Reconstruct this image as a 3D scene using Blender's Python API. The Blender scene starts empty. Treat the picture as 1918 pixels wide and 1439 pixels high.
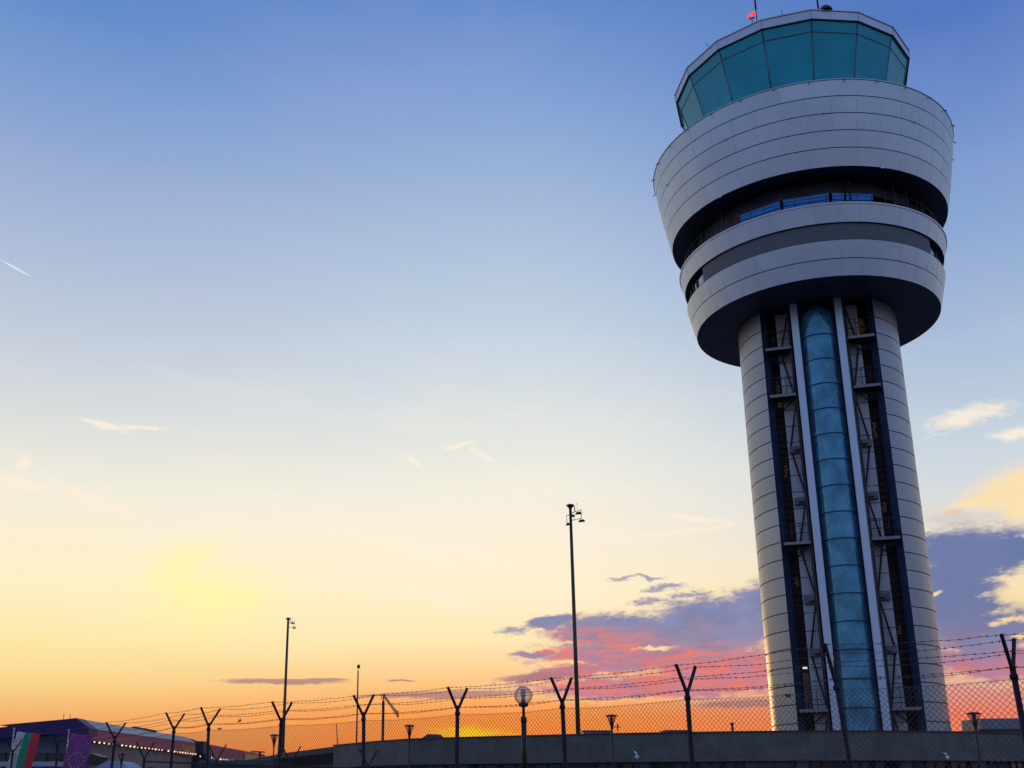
import bpy, math, random
import numpy as np
from mathutils import Vector, Matrix
R_ = math.radians
random.seed(7); rng = np.random.RandomState(5)
SC = bpy.context.scene
COL = SC.collection

# ------------------------------------------------------------------ camera
FPX, PITCH, ROLL, PCX, PCY, W0, H0 = 2002.165, R_(16.914), R_(-0.199), 854.26, 857.56, 1918.0, 1439.0
EYE = Vector((0, 0, 1.6))
cF = Vector((0, math.cos(PITCH), math.sin(PITCH))); _U = Vector((0, -math.sin(PITCH), math.cos(PITCH))); _R = Vector((1, 0, 0))
cR = math.cos(ROLL) * _R + math.sin(ROLL) * _U
cU = -math.sin(ROLL) * _R + math.cos(ROLL) * _U
cam_d = bpy.data.cameras.new('camera'); cam = bpy.data.objects.new('camera', cam_d); COL.objects.link(cam)
cam.matrix_world = Matrix(((cR.x, cU.x, -cF.x, EYE.x), (cR.y, cU.y, -cF.y, EYE.y), (cR.z, cU.z, -cF.z, EYE.z), (0, 0, 0, 1)))
cam_d.sensor_fit = 'HORIZONTAL'; cam_d.sensor_width = 36.0
cam_d.lens = FPX / W0 * 36.0
cam_d.shift_x = (W0 / 2 - PCX) / W0; cam_d.shift_y = (PCY - H0 / 2) / W0
cam_d.clip_start = 0.1; cam_d.clip_end = 6000
SC.camera = cam
SC.render.resolution_x = 1024; SC.render.resolution_y = 768

def ray(px, py):
    return (cF * FPX + (px - PCX) * cR + (PCY - py) * cU).normalized()
def at(px, py, Y):
    d = ray(px, py); return EYE + d * (Y / d.y)
def onz(px, py, z):
    d = ray(px, py); return EYE + d * ((z - EYE.z) / d.z)
def azel(px, py):
    d = ray(px, py); return math.degrees(math.atan2(d.x, d.y)), math.degrees(math.asin(d.z))

def lin(c):
    c = c / 255.0
    return c / 12.92 if c <= 0.04045 else ((c + 0.055) / 1.055) ** 2.4
def L3(c): return (lin(c[0]), lin(c[1]), lin(c[2]), 1.0)

# ------------------------------------------------------------------ exposure
SC.view_settings.view_transform = 'Standard'; SC.view_settings.look = 'None'
SC.view_settings.exposure = 0.0; SC.view_settings.gamma = 1.0
SC.cycles.max_bounces = 10; SC.cycles.transparent_max_bounces = 24
SC.cycles.use_adaptive_sampling = True

# ------------------------------------------------------------------ world: dusk sky by direction
world = bpy.data.worlds.new('World'); SC.world = world; world.use_nodes = True
wn = world.node_tree; wn.nodes.clear()
class NB:
    def __init__(s, nt): s.nt = nt
    def n(s, t, **kw):
        o = s.nt.nodes.new(t)
        for k, v in kw.items(): setattr(o, k, v)
        return o
    def put(s, sock, v):
        if isinstance(v, bpy.types.NodeSocket): s.nt.links.new(v, sock)
        else: sock.default_value = v
    def m(s, op, *a, clamp=False):
        o = s.n('ShaderNodeMath', operation=op, use_clamp=clamp)
        for i, v in enumerate(a): s.put(o.inputs[i], v)
        return o.outputs[0]
    def ss(s, v, lo, hi):
        o = s.n('ShaderNodeMapRange', interpolation_type='SMOOTHSTEP')
        s.put(o.inputs['Value'], v); s.put(o.inputs['From Min'], lo); s.put(o.inputs['From Max'], hi)
        return o.outputs['Result']
    def mix(s, f, a, b):
        o = s.n('ShaderNodeMix', data_type='RGBA')
        s.put(o.inputs[0], f); s.put(o.inputs[6], a); s.put(o.inputs[7], b)
        return o.outputs[2]
    def xyz(s, x, y, z):
        o = s.n('ShaderNodeCombineXYZ')
        for i, v in enumerate((x, y, z)): s.put(o.inputs[i], v)
        return o.outputs[0]
    def noise(s, vec, scale, detail=5, rough=0.55):
        o = s.n('ShaderNodeTexNoise'); s.put(o.inputs['Vector'], vec)
        o.inputs['Scale'].default_value = scale; o.inputs['Detail'].default_value = detail; o.inputs['Roughness'].default_value = rough
        return o.outputs[0]
    def ramp(s, fac, stops):
        o = s.n('ShaderNodeValToRGB'); s.put(o.inputs[0], fac)
        cr = o.color_ramp
        while len(cr.elements) > 1: cr.elements.remove(cr.elements[-1])
        cr.elements[0].position = stops[0][0]; cr.elements[0].color = stops[0][1]
        for p, c in stops[1:]:
            e = cr.elements.new(p); e.color = c
        return o.outputs[0]
nb = NB(wn)
tc = nb.n('ShaderNodeTexCoord'); sep = nb.n('ShaderNodeSeparateXYZ'); wn.links.new(tc.outputs['Generated'], sep.inputs[0])
dx, dy, dz = sep.outputs
AZ = nb.m('MULTIPLY', nb.m('ARCTAN2', dx, dy), 57.29578)
EL = nb.m('MULTIPLY', nb.m('ARCSINE', dz), 57.29578)
ELN = nb.m('DIVIDE', EL, 90.0)
def column(tab): return nb.ramp(ELN, [(max(0.0, e / 90.0), L3(c)) for e, c in tab])
skyL = column([(0, (214, 128, 82)), (1.7, (232, 152, 92)), (3.2, (243, 180, 108)), (4.8, (251, 213, 142)), (6.8, (254, 232, 168)), (9.4, (254, 240, 196)), (12, (252, 239, 211)),
               (14.7, (240, 236, 220)), (18.5, (216, 220, 221)), (22.7, (191, 203, 220)), (27.9, (164, 183, 215)), (32.8, (134, 162, 210)), (37.6, (100, 140, 203)), (60, (56, 92, 170))])
skyM = column([(0, (245, 120, 40)), (1.7, (255, 138, 50)), (3.3, (253, 150, 70)), (5, (254, 198, 130)), (7.2, (255, 233, 180)), (10, (255, 240, 206)), (12.8, (252, 240, 217)),
               (15.7, (243, 239, 225)), (19.7, (221, 226, 227)), (24.2, (194, 209, 226)), (29.7, (166, 188, 218)), (35, (134, 164, 213)), (40, (98, 138, 204)), (60, (56, 92, 170))])
skyR = column([(0, (240, 122, 58)), (1.5, (252, 140, 76)), (2.95, (244, 128, 104)), (4.4, (226, 160, 150)), (6.4, (246, 208, 152)), (8.9, (248, 226, 180)), (11.4, (230, 222, 208)),
               (14, (212, 219, 224)), (17.5, (190, 207, 223)), (21.5, (164, 188, 218)), (26.5, (136, 166, 212)), (31.3, (109, 143, 204)), (35.8, (84, 120, 192)), (60, (56, 88, 165))])
skyB = column([(0, (150, 140, 158)), (6, (168, 166, 188)), (15, (158, 178, 216)), (26, (138, 170, 226)), (36, (124, 156, 216)), (50, (98, 134, 204)), (80, (62, 98, 178))])
f1 = nb.ss(AZ, -24.0, 3.0); f2 = nb.ss(AZ, 3.0, 28.0)
front = nb.mix(f2, nb.mix(f1, skyL, skyM), skyR)
fb = nb.ss(nb.m('ABSOLUTE', nb.m('SUBTRACT', AZ, -2.0)), 42.0, 105.0)
sky = nb.mix(fb, front, skyB)
blot = nb.noise(nb.xyz(nb.m('MULTIPLY', AZ, 0.6), EL, 71.0), 0.09, 4, 0.55)
hi_ = nb.ss(EL, 12.0, 22.0)
sky = nb.mix(nb.m('MULTIPLY', nb.m('MULTIPLY', nb.ss(blot, 0.46, 0.70), hi_), 0.10), sky, L3((184, 178, 206)))
sky = nb.mix(nb.m('MULTIPLY', nb.m('MULTIPLY', nb.m('SUBTRACT', 1.0, nb.ss(blot, 0.30, 0.52)), hi_), 0.10), sky, L3((130, 172, 212)))

def px2blob(px, py, rx, ry, rot=0):
    cu, cv = azel(px, py); u2, _ = azel(px + 10, py); _, v2 = azel(px, py - 10)
    return cu, cv, rx * abs(u2 - cu) / 10, ry * abs(v2 - cv) / 10, rot
P0 = nb.xyz(AZ, EL, 0.0)
nz1 = nb.noise(nb.xyz(AZ, nb.m('MULTIPLY', EL, 1.7), 3.0), 0.55, 8, 0.62)
nz2 = nb.noise(nb.xyz(AZ, nb.m('MULTIPLY', EL, 2.6), 11.0), 1.4, 7, 0.6)
nz3 = nb.noise(nb.xyz(AZ, nb.m('MULTIPLY', EL, 3.2), 21.0), 0.33, 5, 0.5)
warpx = nb.m('MULTIPLY', nb.m('SUBTRACT', nz3, 0.5), 2.2); warpy = nb.m('MULTIPLY', nb.m('SUBTRACT', nz1, 0.5), 0.9)
PW = nb.xyz(nb.m('ADD', AZ, warpx), nb.m('ADD', EL, warpy), 0.0)
PS = nb.xyz(nb.m('ADD', AZ, nb.m('MULTIPLY', nb.m('SUBTRACT', nz2, 0.5), 0.5)), nb.m('ADD', EL, nb.m('MULTIPLY', nb.m('SUBTRACT', nz2, 0.5), 0.25)), 0.0)
def blobs(lst, P):
    cur = None
    for b in lst:
        cu, cv, ru, rv, rot = px2blob(*b)
        mp = nb.n('ShaderNodeMapping', vector_type='TEXTURE'); wn.links.new(P, mp.inputs[0])
        mp.inputs['Location'].default_value = (cu, cv, 0); mp.inputs['Rotation'].default_value = (0, 0, R_(rot)); mp.inputs['Scale'].default_value = (ru, rv, 1)
        vl = nb.n('ShaderNodeVectorMath', operation='LENGTH'); wn.links.new(mp.outputs[0], vl.inputs[0])
        v = nb.m('SUBTRACT', 1.0, vl.outputs['Value'])
        if cur is None: cur = v
        else: cur = nb.m('SMOOTH_MAX', cur, v, 0.12)
    return cur
def addn(f, n, amp): return nb.m('ADD', f, nb.m('MULTIPLY', nb.m('SUBTRACT', n, 0.5), amp))

# yellow glow of the veiled sun and the bright spot on the horizon
glow = nb.ss(addn(blobs([(385, 1118, 210, 100, 0), (460, 1118, 110, 26, 0), (330, 1060, 150, 60, 30)], PW), nz3, 0.8), -0.05, 1.15)
sky = nb.mix(nb.m('MULTIPLY', glow, 0.62), sky, L3((255, 250, 152)))
spot = nb.ss(addn(blobs([(880, 1376, 130, 26, 0)], P0), nz2, 0.9), 0.1, 1.0)
sky = nb.mix(spot, sky, L3((255, 205, 30)))
# faint high haze streaks
streak = nb.ss(nb.noise(nb.xyz(nb.m('MULTIPLY', AZ, 0.5), nb.m('ADD', nb.m('MULTIPLY', EL, 2.4), nb.m('MULTIPLY', AZ, 0.25)), 2.0), 0.22, 5, 0.55), 0.48, 0.78)
band = nb.m('MULTIPLY', nb.ss(EL, 5.0, 10.0), nb.m('SUBTRACT', 1.0, nb.ss(EL, 15.0, 24.0)))
sky = nb.mix(nb.m('MULTIPLY', nb.m('MULTIPLY', streak, band), 0.30), sky, L3((255, 244, 226)))
# white and peach wisps
wisp = nb.ss(addn(blobs([(195, 796, 60, 9, -8), (262, 801, 62, 6, 2), (45, 868, 20, 22, -40), (38, 908, 95, 17, -9), (180, 940, 130, 20, -16),
                         (862, 834, 44, 7, 14), (905, 853, 44, 7, -28), (778, 866, 30, 7, -45), (1810, 780, 110, 26, 8), (1905, 812, 70, 14, 0), (1300, 972, 110, 9, -10), (1240, 1000, 200, 7, 4)], PS), nz2, 1.5), -0.05, 0.8)
sky = nb.mix(nb.m('MULTIPLY', wisp, 0.85), sky, L3((254, 238, 218)))
peach = nb.ss(addn(addn(blobs([(1905, 912, 130, 52, 14), (1830, 938, 100, 16, 8), (1910, 955, 56, 28, 0)], PW), nz1, 1.0), nz2, 0.8), -0.05, 0.75)
sky = nb.mix(nb.m('MULTIPLY', peach, 0.93), sky, L3((253, 226, 174)))
vapour = nb.ss(blobs([(30, 503, 42, 2.6, -19)], P0), 0.0, 0.7)
sky = nb.mix(nb.m('MULTIPLY', vapour, 0.85), sky, L3((232, 236, 246)))
pinkw = nb.ss(addn(blobs([(1788, 960, 26, 6, 0), (1112, 1336, 9, 1.4, -12)], PS), nz2, 0.6), 0.0, 0.8)
sky = nb.mix(nb.m('MULTIPLY', pinkw, 0.8), sky, L3((250, 196, 160)))
# the big purple bank
F = blobs([(1330, 1175, 230, 70, 8), (1150, 1185, 165, 42, 4), (1440, 1140, 130, 62, 12), (1040, 1165, 60, 16, 8), (1010, 1224, 62, 8, 0),
           (1220, 1225, 250, 46, 0), (1060, 1262, 120, 16, 6), (1250, 1285, 330, 26, 0), (1370, 1255, 200, 46, 2), (1600, 1150, 150, 150, 0), 
           (1820, 1035, 165, 56, -3), (1780, 1110, 130, 100, 0), (1850, 1185, 150, 50, 0), (1905, 1030, 70, 34, -14), (1860, 1240, 160, 40, 0), (1700, 1010, 60, 12, 0)], PW)
nz4 = nb.noise(nb.xyz(AZ, nb.m('MULTIPLY', EL, 2.0), 31.0), 3.2, 6, 0.65)
F = addn(F, nz4, 0.28)
Dn = nb.ss(addn(F, nz2, 0.85), -0.10, 0.40)
n4b = nb.m('ADD', nb.m('MULTIPLY', nz2, 0.6), nb.m('MULTIPLY', nz4, 0.4))
wx = nb.m('MULTIPLY', nb.m('SUBTRACT', nb.noise(nb.xyz(AZ, nb.m('MULTIPLY', EL, 2.2), 41.0), 0.9, 5, 0.6), 0.5), 1.6)
wy = nb.m('MULTIPLY', nb.m('SUBTRACT', nb.noise(nb.xyz(AZ, nb.m('MULTIPLY', EL, 1.6), 51.0), 1.1, 5, 0.6), 0.5), 0.7)
PT = nb.xyz(nb.m('ADD', AZ, wx), nb.m('ADD', EL, wy), 0.0)
holes = nb.ss(addn(blobs([(1900, 1112, 72, 22, 4), (1912, 1092, 40, 18, 0), (1895, 1160, 66, 9, 5), (1745, 1113, 20, 6, 0), (1228, 1213, 46, 5, -2), (1015, 1203, 70, 7, -4), (1060, 1240, 46, 5, 0), (1912, 1190, 30, 6, 14)], PT), n4b, 2.2), 0.0, 0.75)
Dn = nb.m('MULTIPLY', Dn, nb.m('SUBTRACT', 1.0, nb.m('MULTIPLY', holes, 0.92)))
cl = nb.ramp(nb.m('DIVIDE', addn(EL, nz1, 3.2), 15.0), [(0.0, L3((255, 150, 70))), (0.19, L3((252, 138, 84))), (0.27, L3((226, 122, 112))), (0.36, L3((190, 120, 138))), (0.46, L3((142, 130, 162))), (0.56, L3((116, 130, 172))), (0.75, L3((112, 128, 174))), (1.0, L3((128, 142, 184)))])
mott = nb.ss(nz1, 0.38, 0.66)
cl = nb.mix(nb.m('MULTIPLY', mott, 0.35), cl, L3((150, 146, 186)))
cl = nb.mix(nb.m('MULTIPLY', nb.ss(nz4, 0.45, 0.75), 0.10), cl, L3((176, 164, 190)))
stk = nb.noise(nb.xyz(nb.m('ADD', nb.m('MULTIPLY', AZ, 0.7), wx), nb.m('MULTIPLY', EL, 3.4), 61.0), 0.9, 6, 0.6)
pk = nb.m('MULTIPLY', nb.ss(blobs([(1110, 1215, 190, 56, 0), (1330, 1240, 200, 44, 6), (1200, 1275, 320, 34, 0), (1850, 1305, 260, 40, 0)], PT), 0.0, 0.6), nb.ss(stk, 0.36, 0.70))
thick = nb.ss(addn(F, nz1, 0.5), 0.0, 0.55)
cl = nb.mix(nb.m('MULTIPLY', nb.m('SUBTRACT', 1.0, thick), 0.45), cl, L3((206, 160, 160)))
billow = nb.noise(nb.xyz(nb.m('ADD', AZ, wx), nb.m('MULTIPLY', nb.m('ADD', EL, wy), 1.8), 81.0), 0.8, 6, 0.55)
cl = nb.mix(nb.m('MULTIPLY', nb.ss(billow, 0.46, 0.76), 0.28), cl, L3((92, 104, 158)))
cl = nb.mix(nb.m('MULTIPLY', nb.m('SUBTRACT', 1.0, nb.ss(billow, 0.26, 0.50)), 0.20), cl, L3((164, 156, 190)))
deep = nb.ss(AZ, 20.0, 25.0)
cl = nb.mix(nb.m('MULTIPLY', nb.m('MULTIPLY', deep, nb.ss(EL, 4.5, 8.0)), 0.75), cl, L3((92, 112, 162)))
cl = nb.mix(nb.m('MULTIPLY', pk, 0.90), cl, L3((244, 122, 102)))
Dn = nb.m('MULTIPLY', Dn, nb.m('SUBTRACT', 1.0, nb.ss(blobs([(1250, 1340, 460, 34, 0)], PS), 0.1, 0.5)))
sky = nb.mix(nb.m('MULTIPLY', Dn, 0.96), sky, cl)
edge = nb.m('MULTIPLY', nb.ss(addn(F, nz2, 0.85), -0.26, 0.02), nb.m('SUBTRACT', 1.0, Dn))
sky = nb.mix(nb.m('MULTIPLY', edge, 0.25), sky, L3((255, 226, 176)))
# thin dark bars and little scraps low over the horizon
bars = nb.ss(addn(blobs([(530, 1277, 150, 7.5, 0), (610, 1274, 60, 5, 0), (750, 1275, 36, 2.6, 0), (840, 1301, 200, 9, 1), (1000, 1268, 100, 9, 4), (1400, 1318, 130, 10, 1)], PS), n4b, 1.1), 0.0, 0.55)
sky = nb.mix(nb.m('MULTIPLY', bars, 0.80), sky, L3((170, 124, 132)))
scr = nb.ss(addn(blobs([(1165, 1084, 40, 5, 4), (1245, 1101, 52, 10, 2), (1215, 1082, 44, 6, -6), (962, 1180, 44, 12, 4), (1215, 1126, 50, 9, 8), (1300, 1112, 60, 8, 4)], PT), n4b, 2.6), 0.05, 0.8)
sky = nb.mix(nb.m('MULTIPLY', scr, 0.8), sky, L3((142, 136, 172)))
grey = nb.ss(addn(blobs([(1800, 975, 150, 34, -8), (1915, 985, 40, 20, -10)], PW), n4b, 1.4), 0.1, 1.0)
sky = nb.mix(nb.m('MULTIPLY', grey, 0.5), sky, L3((196, 186, 190)))
# unseen lower half of the sphere
sky = nb.mix(nb.ss(EL, -3.0, 0.0), L3((60, 55, 62)), sky)
bg = nb.n('ShaderNodeBackground'); wn.links.new(sky, bg.inputs[0]); bg.inputs[1].default_value = 1.0
ow = nb.n('ShaderNodeOutputWorld'); wn.links.new(bg.outputs[0], ow.inputs[0])
world.cycles.sampling_method = 'MANUAL'; world.cycles.sample_map_resolution = 512

# ------------------------------------------------------------------ sun: just above the horizon, behind and left of the tower
sun_d = bpy.data.lights.new('sun', 'SUN'); sun_d.energy = 0.4; sun_d.angle = R_(3.0); sun_d.color = (1.0, 0.52, 0.18)
sun = bpy.data.objects.new('sun', sun_d); COL.objects.link(sun)
SAZ, SEL = R_(-4.0), R_(3.5)
sd = Vector((math.sin(SAZ) * math.cos(SEL), math.cos(SAZ) * math.cos(SEL), math.sin(SEL)))
sun.rotation_euler = sd.to_track_quat('Z', 'Y').to_euler(); sun.location = (-20, 80, 60)

# ------------------------------------------------------------------ materials
MATS = {}
def mat(name, col, rough=0.6, metal=0.0, var=0.0, vscale=3.0, bump=0.0, emit=None, estr=0.0, coat=0.0, alpha=None, tint=None, spec=0.5, streak=0.0):
    if name in MATS: return MATS[name]
    m = bpy.data.materials.new(name); m.use_nodes = True; nt = m.node_tree; b = nt.nodes['Principled BSDF']
    k = NB(nt)
    b.inputs['Roughness'].default_value = rough; b.inputs['Metallic'].default_value = metal
    b.inputs['Specular IOR Level'].default_value = spec
    if coat: b.inputs['Coat Weight'].default_value = coat
    c = (col[0], col[1], col[2], 1.0)
    tcn = k.n('ShaderNodeTexCoord'); o = tcn.outputs['Object']
    if var or streak:
        nz = k.noise(o, vscale, 6, 0.6)
        f = k.ss(nz, 0.3, 0.7)
        lo = tuple(x * (1 - var) for x in col) + (1,); hi = tuple(min(1, x * (1 + var)) for x in col) + (1,)
        cc = k.mix(f, lo, hi)
        if streak:
            mp = k.n('ShaderNodeMapping'); nt.links.new(o, mp.inputs[0]); mp.inputs['Scale'].default_value = (2.2, 2.2, 0.12)
            s2 = k.ss(k.noise(mp.outputs[0], 1.6, 5, 0.7), 0.45, 0.8)
            cc = k.mix(k.m('MULTIPLY', s2, streak), cc, tuple(x * 0.55 for x in col) + (1,))
        nt.links.new(cc, b.inputs['Base Color'])
        rr = k.n('ShaderNodeMapRange'); nt.links.new(nz, rr.inputs['Value']); rr.inputs['To Min'].default_value = max(0.02, rough - 0.1); rr.inputs['To Max'].default_value = min(1, rough + 0.1)
        nt.links.new(rr.outputs[0], b.inputs['Roughness'])
    else:
        b.inputs['Base Color'].default_value = c
    if bump:
        bn = k.n('ShaderNodeBump'); bn.inputs['Strength'].default_value = bump; bn.inputs['Distance'].default_value = 0.02
        nt.links.new(k.noise(o, vscale * 6, 5, 0.6), bn.inputs['Height']); nt.links.new(bn.outputs[0], b.inputs['Normal'])
    if emit:
        b.inputs['Emission Color'].default_value = (emit[0], emit[1], emit[2], 1); b.inputs['Emission Strength'].default_value = estr
    if tint:
        tr = k.n('ShaderNodeBsdfTransparent'); tr.inputs[0].default_value = (tint[0], tint[1], tint[2], 1)
        mx = k.n('ShaderNodeMixShader'); mx.inputs[0].default_value = alpha
        nt.links.new(tr.outputs[0], mx.inputs[1]); nt.links.new(b.outputs[0], mx.inputs[2])
        nt.links.new(mx.outputs[0], nt.nodes['Material Output'].inputs[0])
    MATS[name] = m
    return m
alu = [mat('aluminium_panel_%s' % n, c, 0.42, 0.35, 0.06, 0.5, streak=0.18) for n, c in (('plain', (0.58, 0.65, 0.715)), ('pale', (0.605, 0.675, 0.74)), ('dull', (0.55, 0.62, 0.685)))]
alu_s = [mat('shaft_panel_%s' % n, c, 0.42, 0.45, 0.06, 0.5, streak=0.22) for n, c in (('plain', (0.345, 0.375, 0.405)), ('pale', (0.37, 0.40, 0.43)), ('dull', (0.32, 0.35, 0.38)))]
gap = mat('dark_joint', (0.03, 0.035, 0.05), 0.7)
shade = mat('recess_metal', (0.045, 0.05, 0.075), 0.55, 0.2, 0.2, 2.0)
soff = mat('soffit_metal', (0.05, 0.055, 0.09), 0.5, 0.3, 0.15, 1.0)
finm = mat('fin_blue_metal', (0.022, 0.045, 0.10), 0.45, 0.3, 0.15, 1.0)
louv = mat('louvre_grey', (0.13, 0.14, 0.16), 0.6, 0.3, 0.1, 1.5)
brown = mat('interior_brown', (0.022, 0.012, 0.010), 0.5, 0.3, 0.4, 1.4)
core = mat('core_cladding', (0.46, 0.47, 0.50), 0.55, 0.2, 0.06, 0.8, streak=0.15)
railw = mat('guide_rail_white', (0.50, 0.60, 0.73), 0.35, 0.35, 0.05, 1.0)
steel = mat('dark_steel', (0.05, 0.045, 0.05), 0.5, 0.6, 0.3, 4.0)
galv = mat('galvanised_steel', (0.22, 0.22, 0.25), 0.5, 0.7, 0.25, 6.0)
post_m = mat('weathered_post_paint', (0.030, 0.020, 0.032), 0.7, 0.0, 0.35, 5.0, spec=0.2)
wire_m = mat('fence_wire', (0.10, 0.09, 0.09), 0.65, 0.3)
cabg = mat('cab_teal_glass', (0.0, 0.52, 0.66), 0.10, 0.0, 0.12, 0.5, tint=(0.03, 0.60, 0.85), alpha=0.76, spec=0.3)
tubeg = mat('lift_blue_glass', (0.11, 0.40, 0.60), 0.16, 0.55, 0.30, 0.9, tint=(0.50, 0.72, 0.84), alpha=0.40, spec=0.6)
blueg = mat('gallery_blue_glass', (0.02, 0.12, 0.35), 0.05, 0.75)
darkg = mat('dark_window_glass', (0.012, 0.022, 0.05), 0.08, 0.2)
paleg = mat('pale_window_glass', (0.35, 0.42, 0.46), 0.15, 0.4)
conc = mat('fascia_concrete', (0.125, 0.13, 0.115), 0.85, 0, 0.22, 1.2, bump=0.4, streak=0.35)
concd = mat('wall_render', (0.09, 0.10, 0.12), 0.85, 0, 0.25, 1.0, bump=0.3)
roofm = mat('roof_felt', (0.06, 0.055, 0.06), 0.9, 0, 0.2, 2.0)
brownsoff = mat('eave_brown', (0.06, 0.035, 0.035), 0.8, 0, 0.2, 2.0)
framed = mat('window_frame_dark', (0.03, 0.035, 0.05), 0.5, 0.4)
red_em = mat('red_beacon_glass', (0.6, 0.02, 0.03), 0.2, emit=(1.0, 0.05, 0.035), estr=1.3)

# ------------------------------------------------------------------ mesh builder
class MB:
    def __init__(s): s.v = []; s.f = []; s.mi = []; s.sm = []
    def quad(s, *p, m=0, sm=False):
        i = len(s.v); s.v += [tuple(q) for q in p]; s.f.append(tuple(range(i, i + len(p)))); s.mi.append(m); s.sm.append(sm)
    def box(s, c, d, rz=0.0, m=0, M=None):
        hx, hy, hz = d[0] / 2, d[1] / 2, d[2] / 2; ca, sa = math.cos(rz), math.sin(rz); P = []
        for z in (-hz, hz):
            for x, y in ((-hx, -hy), (hx, -hy), (hx, hy), (-hx, hy)):
                q = Vector((c[0] + x * ca - y * sa, c[1] + x * sa + y * ca, c[2] + z))
                P.append(tuple(M @ q) if M else tuple(q))
        i = len(s.v); s.v += P
        for f in ((0, 3, 2, 1), (4, 5, 6, 7), (0, 1, 5, 4), (1, 2, 6, 5), (2, 3, 7, 6), (3, 0, 4, 7)):
            s.f.append(tuple(i + k for k in f)); s.mi.append(m); s.sm.append(False)
    def tube(s, a, b, r, r2=None, n=8, m=0, cap=True, rot=0.0):
        a = Vector(a); b = Vector(b); r2 = r if r2 is None else r2
        d = (b - a).normalized(); u = d.cross(Vector((0, 0, 1)) if abs(d.z) < 0.95 else Vector((0, 1, 0))).normalized(); w = d.cross(u)
        i = len(s.v)
        for p, rr in ((a, r), (b, r2)):
            for k in range(n):
                t = 2 * math.pi * k / n + rot; s.v.append(tuple(p + u * (math.cos(t) * rr) + w * (math.sin(t) * rr)))
        for k in range(n):
            j = (k + 1) % n; s.f.append((i + k, i + j, i + n + j, i + n + k)); s.mi.append(m); s.sm.append(n > 5)
        if cap:
            s.f.append(tuple(i + k for k in range(n))[::-1]); s.f.append(tuple(i + n + k for k in range(n))); s.mi += [m, m]; s.sm += [False, False]
    def bar(s, a, b, w, h, m=0):   # rectangular bar, w horizontal, h upwards
        a = Vector(a); b = Vector(b); d = (b - a).normalized()
        u = d.cross(Vector((0, 0, 1)) if abs(d.z) < 0.999 else Vector((0, 1, 0))).normalized(); q = u.cross(d).normalized()
        i = len(s.v)
        for p in (a, b):
            for x, y in ((-1, -1), (1, -1), (1, 1), (-1, 1)): s.v.append(tuple(p + u * (x * w / 2) + q * (y * h / 2)))
        for f in ((0, 3, 2, 1), (4, 5, 6, 7), (0, 1, 5, 4), (1, 2, 6, 5), (2, 3, 7, 6), (3, 0, 4, 7)):
            s.f.append(tuple(i + k for k in f)); s.mi.append(m); s.sm.append(False)
    def rev(s, prof, a0=-180.0, a1=180.0, n=96, c=(0, 0), sm=True):
        # prof: (r, z, material of the face to the next point); azimuth measured from local -Y towards +X
        full = abs((a1 - a0) - 360) < 1e-6; k = len(prof); cols = n if full else n + 1
        for q in range(k - 1):      # every course has its own vertices: smooth round the drum, crisp between courses
            i = len(s.v)
            for j in range(cols):
                t = R_(a0 + (a1 - a0) * j / n); sn, cs = math.sin(t), -math.cos(t)
                for p in (prof[q], prof[q + 1]): s.v.append((c[0] + p[0] * sn, c[1] + p[0] * cs, p[1]))
            for j in range(n):
                j2 = (j + 1) % cols; mm = prof[q][2]; mm = mm(j, q) if callable(mm) else mm
                s.f.append((i + j * 2, i + j2 * 2, i + j2 * 2 + 1, i + j * 2 + 1)); s.mi.append(mm); s.sm.append(sm)
    def sphere(s, c, r, n=12, m=0, sq=1.0):
        i = len(s.v); h = n // 2
        for a in range(h + 1):
            ph = math.pi * a / h
            for b in range(n):
                t = 2 * math.pi * b / n; s.v.append((c[0] + r * math.sin(ph) * math.cos(t), c[1] + r * math.sin(ph) * math.sin(t), c[2] + r * sq * math.cos(ph)))
        for a in range(h):
            for b in range(n):
                b2 = (b + 1) % n; s.f.append((i + a * n + b, i + (a + 1) * n + b, i + (a + 1) * n + b2, i + a * n + b2)); s.mi.append(m); s.sm.append(True)
    def build(s, name, mats, parent=None, loc=None, autosmooth=False):
        me = bpy.data.meshes.new(name); me.from_pydata(s.v, [], s.f)
        for mm in (mats if isinstance(mats, (list, tuple)) else [mats]): me.materials.append(mm)
        me.polygons.foreach_set('material_index', s.mi); me.polygons.foreach_set('use_smooth', s.sm); me.update()
        o = bpy.data.objects.new(name, me); COL.objects.link(o)
        if parent: o.parent = parent
        if loc: o.location = loc
        return o
def tag(o, label=None, cat=None, group=None, kind=None):
    if label: o['label'] = label
    if cat: o['category'] = cat
    if group: o['group'] = group
    if kind: o['kind'] = kind
    return o
def empty(name, loc, rz=0.0):
    o = bpy.data.objects.new(name, None); COL.objects.link(o); o.location = loc; o.rotation_euler = (0, 0, rz); o.empty_display_size = 0.3
    return o
def copy_tree(o, parent=None, kids=None):
    c = o.copy(); COL.objects.link(c)
    if parent: c.parent = parent
    for ch in [x for x in ALLKIDS.get(o.name, [])]: copy_tree(ch, c)
    return c
ALLKIDS = {}
def index_kids():
    ALLKIDS.clear()
    for o in bpy.data.objects:
        if o.parent: ALLKIDS.setdefault(o.parent.name, []).append(o)

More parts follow.
